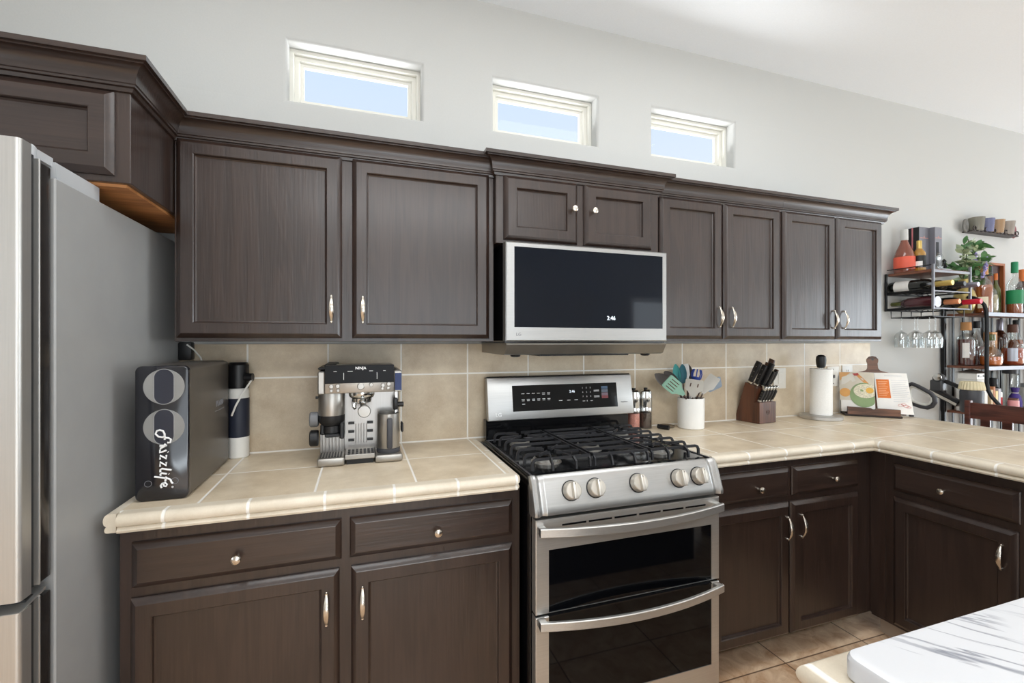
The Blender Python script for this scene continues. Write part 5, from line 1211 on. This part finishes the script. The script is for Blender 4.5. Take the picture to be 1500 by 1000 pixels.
# ---------------------------------------------------------------- floor cleaners and chair beyond the peninsula
t = Thing('upright_floor_cleaner', 'upright floor cleaner with a black loop handle showing above the counter', 'vacuum', (3.262, -.19, 0))
hp = [(-.172, 1.075), (-.182, 1.100), (-.198, 1.109), (-.225, 1.099), (-.262, 1.080), (-.298, 1.060), (-.316, 1.038), (-.318, 1.010), (-.304, .985), (-.280, .972), (-.250, .974), (-.215, .983), (-.190, .990), (-.176, 1.02), (-.172, 1.05)]
t.part('loop_handle', MB().tube([(3.250, y, z) for y, z in hp], .0125, 10, True), DKGREY)
t.part('grip_lining', MB().tube([(3.250, -.247+(y+.247)*.80, 1.042+(z-1.042)*.78) for y, z in hp], .009, 8, True), mat('pale_grip', (206, 206, 200), .5), text='pale grey inner lining of the loop')
t.part('pole', MB().tube([(3.250, -.180, .99), (3.252, -.195, .93), (3.262, -.19, .55)], [.016, .013, .013], 12), DKGREY)
t.part('body', MB().lathe([(.055, .14), (.065, .18), (.065, .50), (.045, .56), (.02, .58)], (3.262, -.19, 0), 24), GREYPL)
t.part('floor_head', MBox(3.19, 3.335, -.30, -.08, 0.0, .14, .03, 3), BLKPLASTIC)
t = Thing('stick_vacuum', 'grey stick vacuum with cream pleated filter standing behind the chair', 'vacuum', (3.62, -.31, 0))
X = 3.62
t.part('dust_bin', MB().lathe([(.050, .930), (.055, .94), (.056, 1.060), (.052, 1.071)], (X, -.308, 0), 28), DKGREY)
pf_ = MB(); rings = []
for z, r in ((1.0715, .058), (1.076, .061), (1.116, .054), (1.122, .050)):
    rings.append([(X+(r+(.0018 if k % 2 else -.0018))*math.cos(2*PI*k/48), -.308+(r+(.0018 if k % 2 else -.0018))*math.sin(2*PI*k/48), z) for k in range(48)])
pf_.loft(rings); t.part('pleated_filter', pf_, mat('cream_filter', (218, 206, 172), .7), text='cream pleated filter')
t.part('motor_head', MB().sphere((X, -.142, 1.125), .036, seg=20).box(X-.03, X+.03, -.170, -.100, 1.045, 1.12, .012, 3), mat('graphite', (70, 70, 72), .35, .2))
t.part('hub_button', MB().lathe([(.022, 0), (.022, .006), (.0005, .010)], (0, 0, 0), 20, Matrix.Translation((X-.034, -.150, 1.138)) @ Matrix.Rotation(-PI/2, 4, 'Y')), CHROME)
t.part('handle_bar', MB().tube([(X, -.160, 1.118), (X, -.262, 1.075)], .013, 12), BLKPLASTIC)
q = MB(); q.box(-.022, .022, -.085, .085, -.022, .022, .008, 2, M=Matrix.Translation((X, -.170, 1.012)) @ Matrix.Rotation(.47, 4, 'X'))
bt_ = t.part('battery', q, BLKPLASTIC)
q = MB(); q.box(-.0235, -.0215, -.080, .080, -.008, .008, .001, 1, M=Matrix.Translation((X, -.170, 1.005)) @ Matrix.Rotation(.47, 4, 'X')); t.part('badge_stripe', q, mat('beige_stripe', (190, 184, 172), .5), bt_)
t.part('wand', MB().tube([(X, -.308, .935), (X, -.308, .10)], .018, 12), GREYPL)
t.part('floor_head', MBox(X-.12, X+.12, -.36, -.26, 0, .10, .02, 3), DKGREY)
t = Thing('dining_chair', 'dark reddish wooden chair with slatted back tucked up to the peninsula', 'chair', (3.30, -.59, 0))
cxb = 3.46
for y in (-.372, -.808): t.part('back_leg', MB().box(cxb-.016, cxb+.016, y-.014, y+.014, 0, 1.020, .004, 2), CHAIRWOOD)
for y in (-.385, -.795): t.part('front_leg', MB().box(3.205-.016, 3.205+.016, y-.016, y+.016, 0, .435, .004, 2), CHAIRWOOD)
q = MB(); rings = []
for k in range(9):
    a = k/8; y = -.3865-.407*a; b_ = .010*math.sin(PI*a); rings.append([(cxb-.010+b_, y, .915), (cxb+.010+b_, y, .915), (cxb+.010+b_, y, 1.008), (cxb-.010+b_, y, 1.008)])
q.loft(rings); t.part('top_rail', q, CHAIRWOOD)
for y in (-.450, -.545, -.640, -.735): t.part('slat', MBox(cxb-.006, cxb+.008, y-.022, y+.022, .490, .920, .002, 1), CHAIRWOOD)
t.part('lower_rail', MBox(cxb-.010, cxb+.010, -.794, -.386, .470, .500, .003, 1), CHAIRWOOD)
t.part('seat', MBox(3.175, cxb+.012, -.800, -.3865, .4355, .470, .008, 2), CHAIRWOOD)
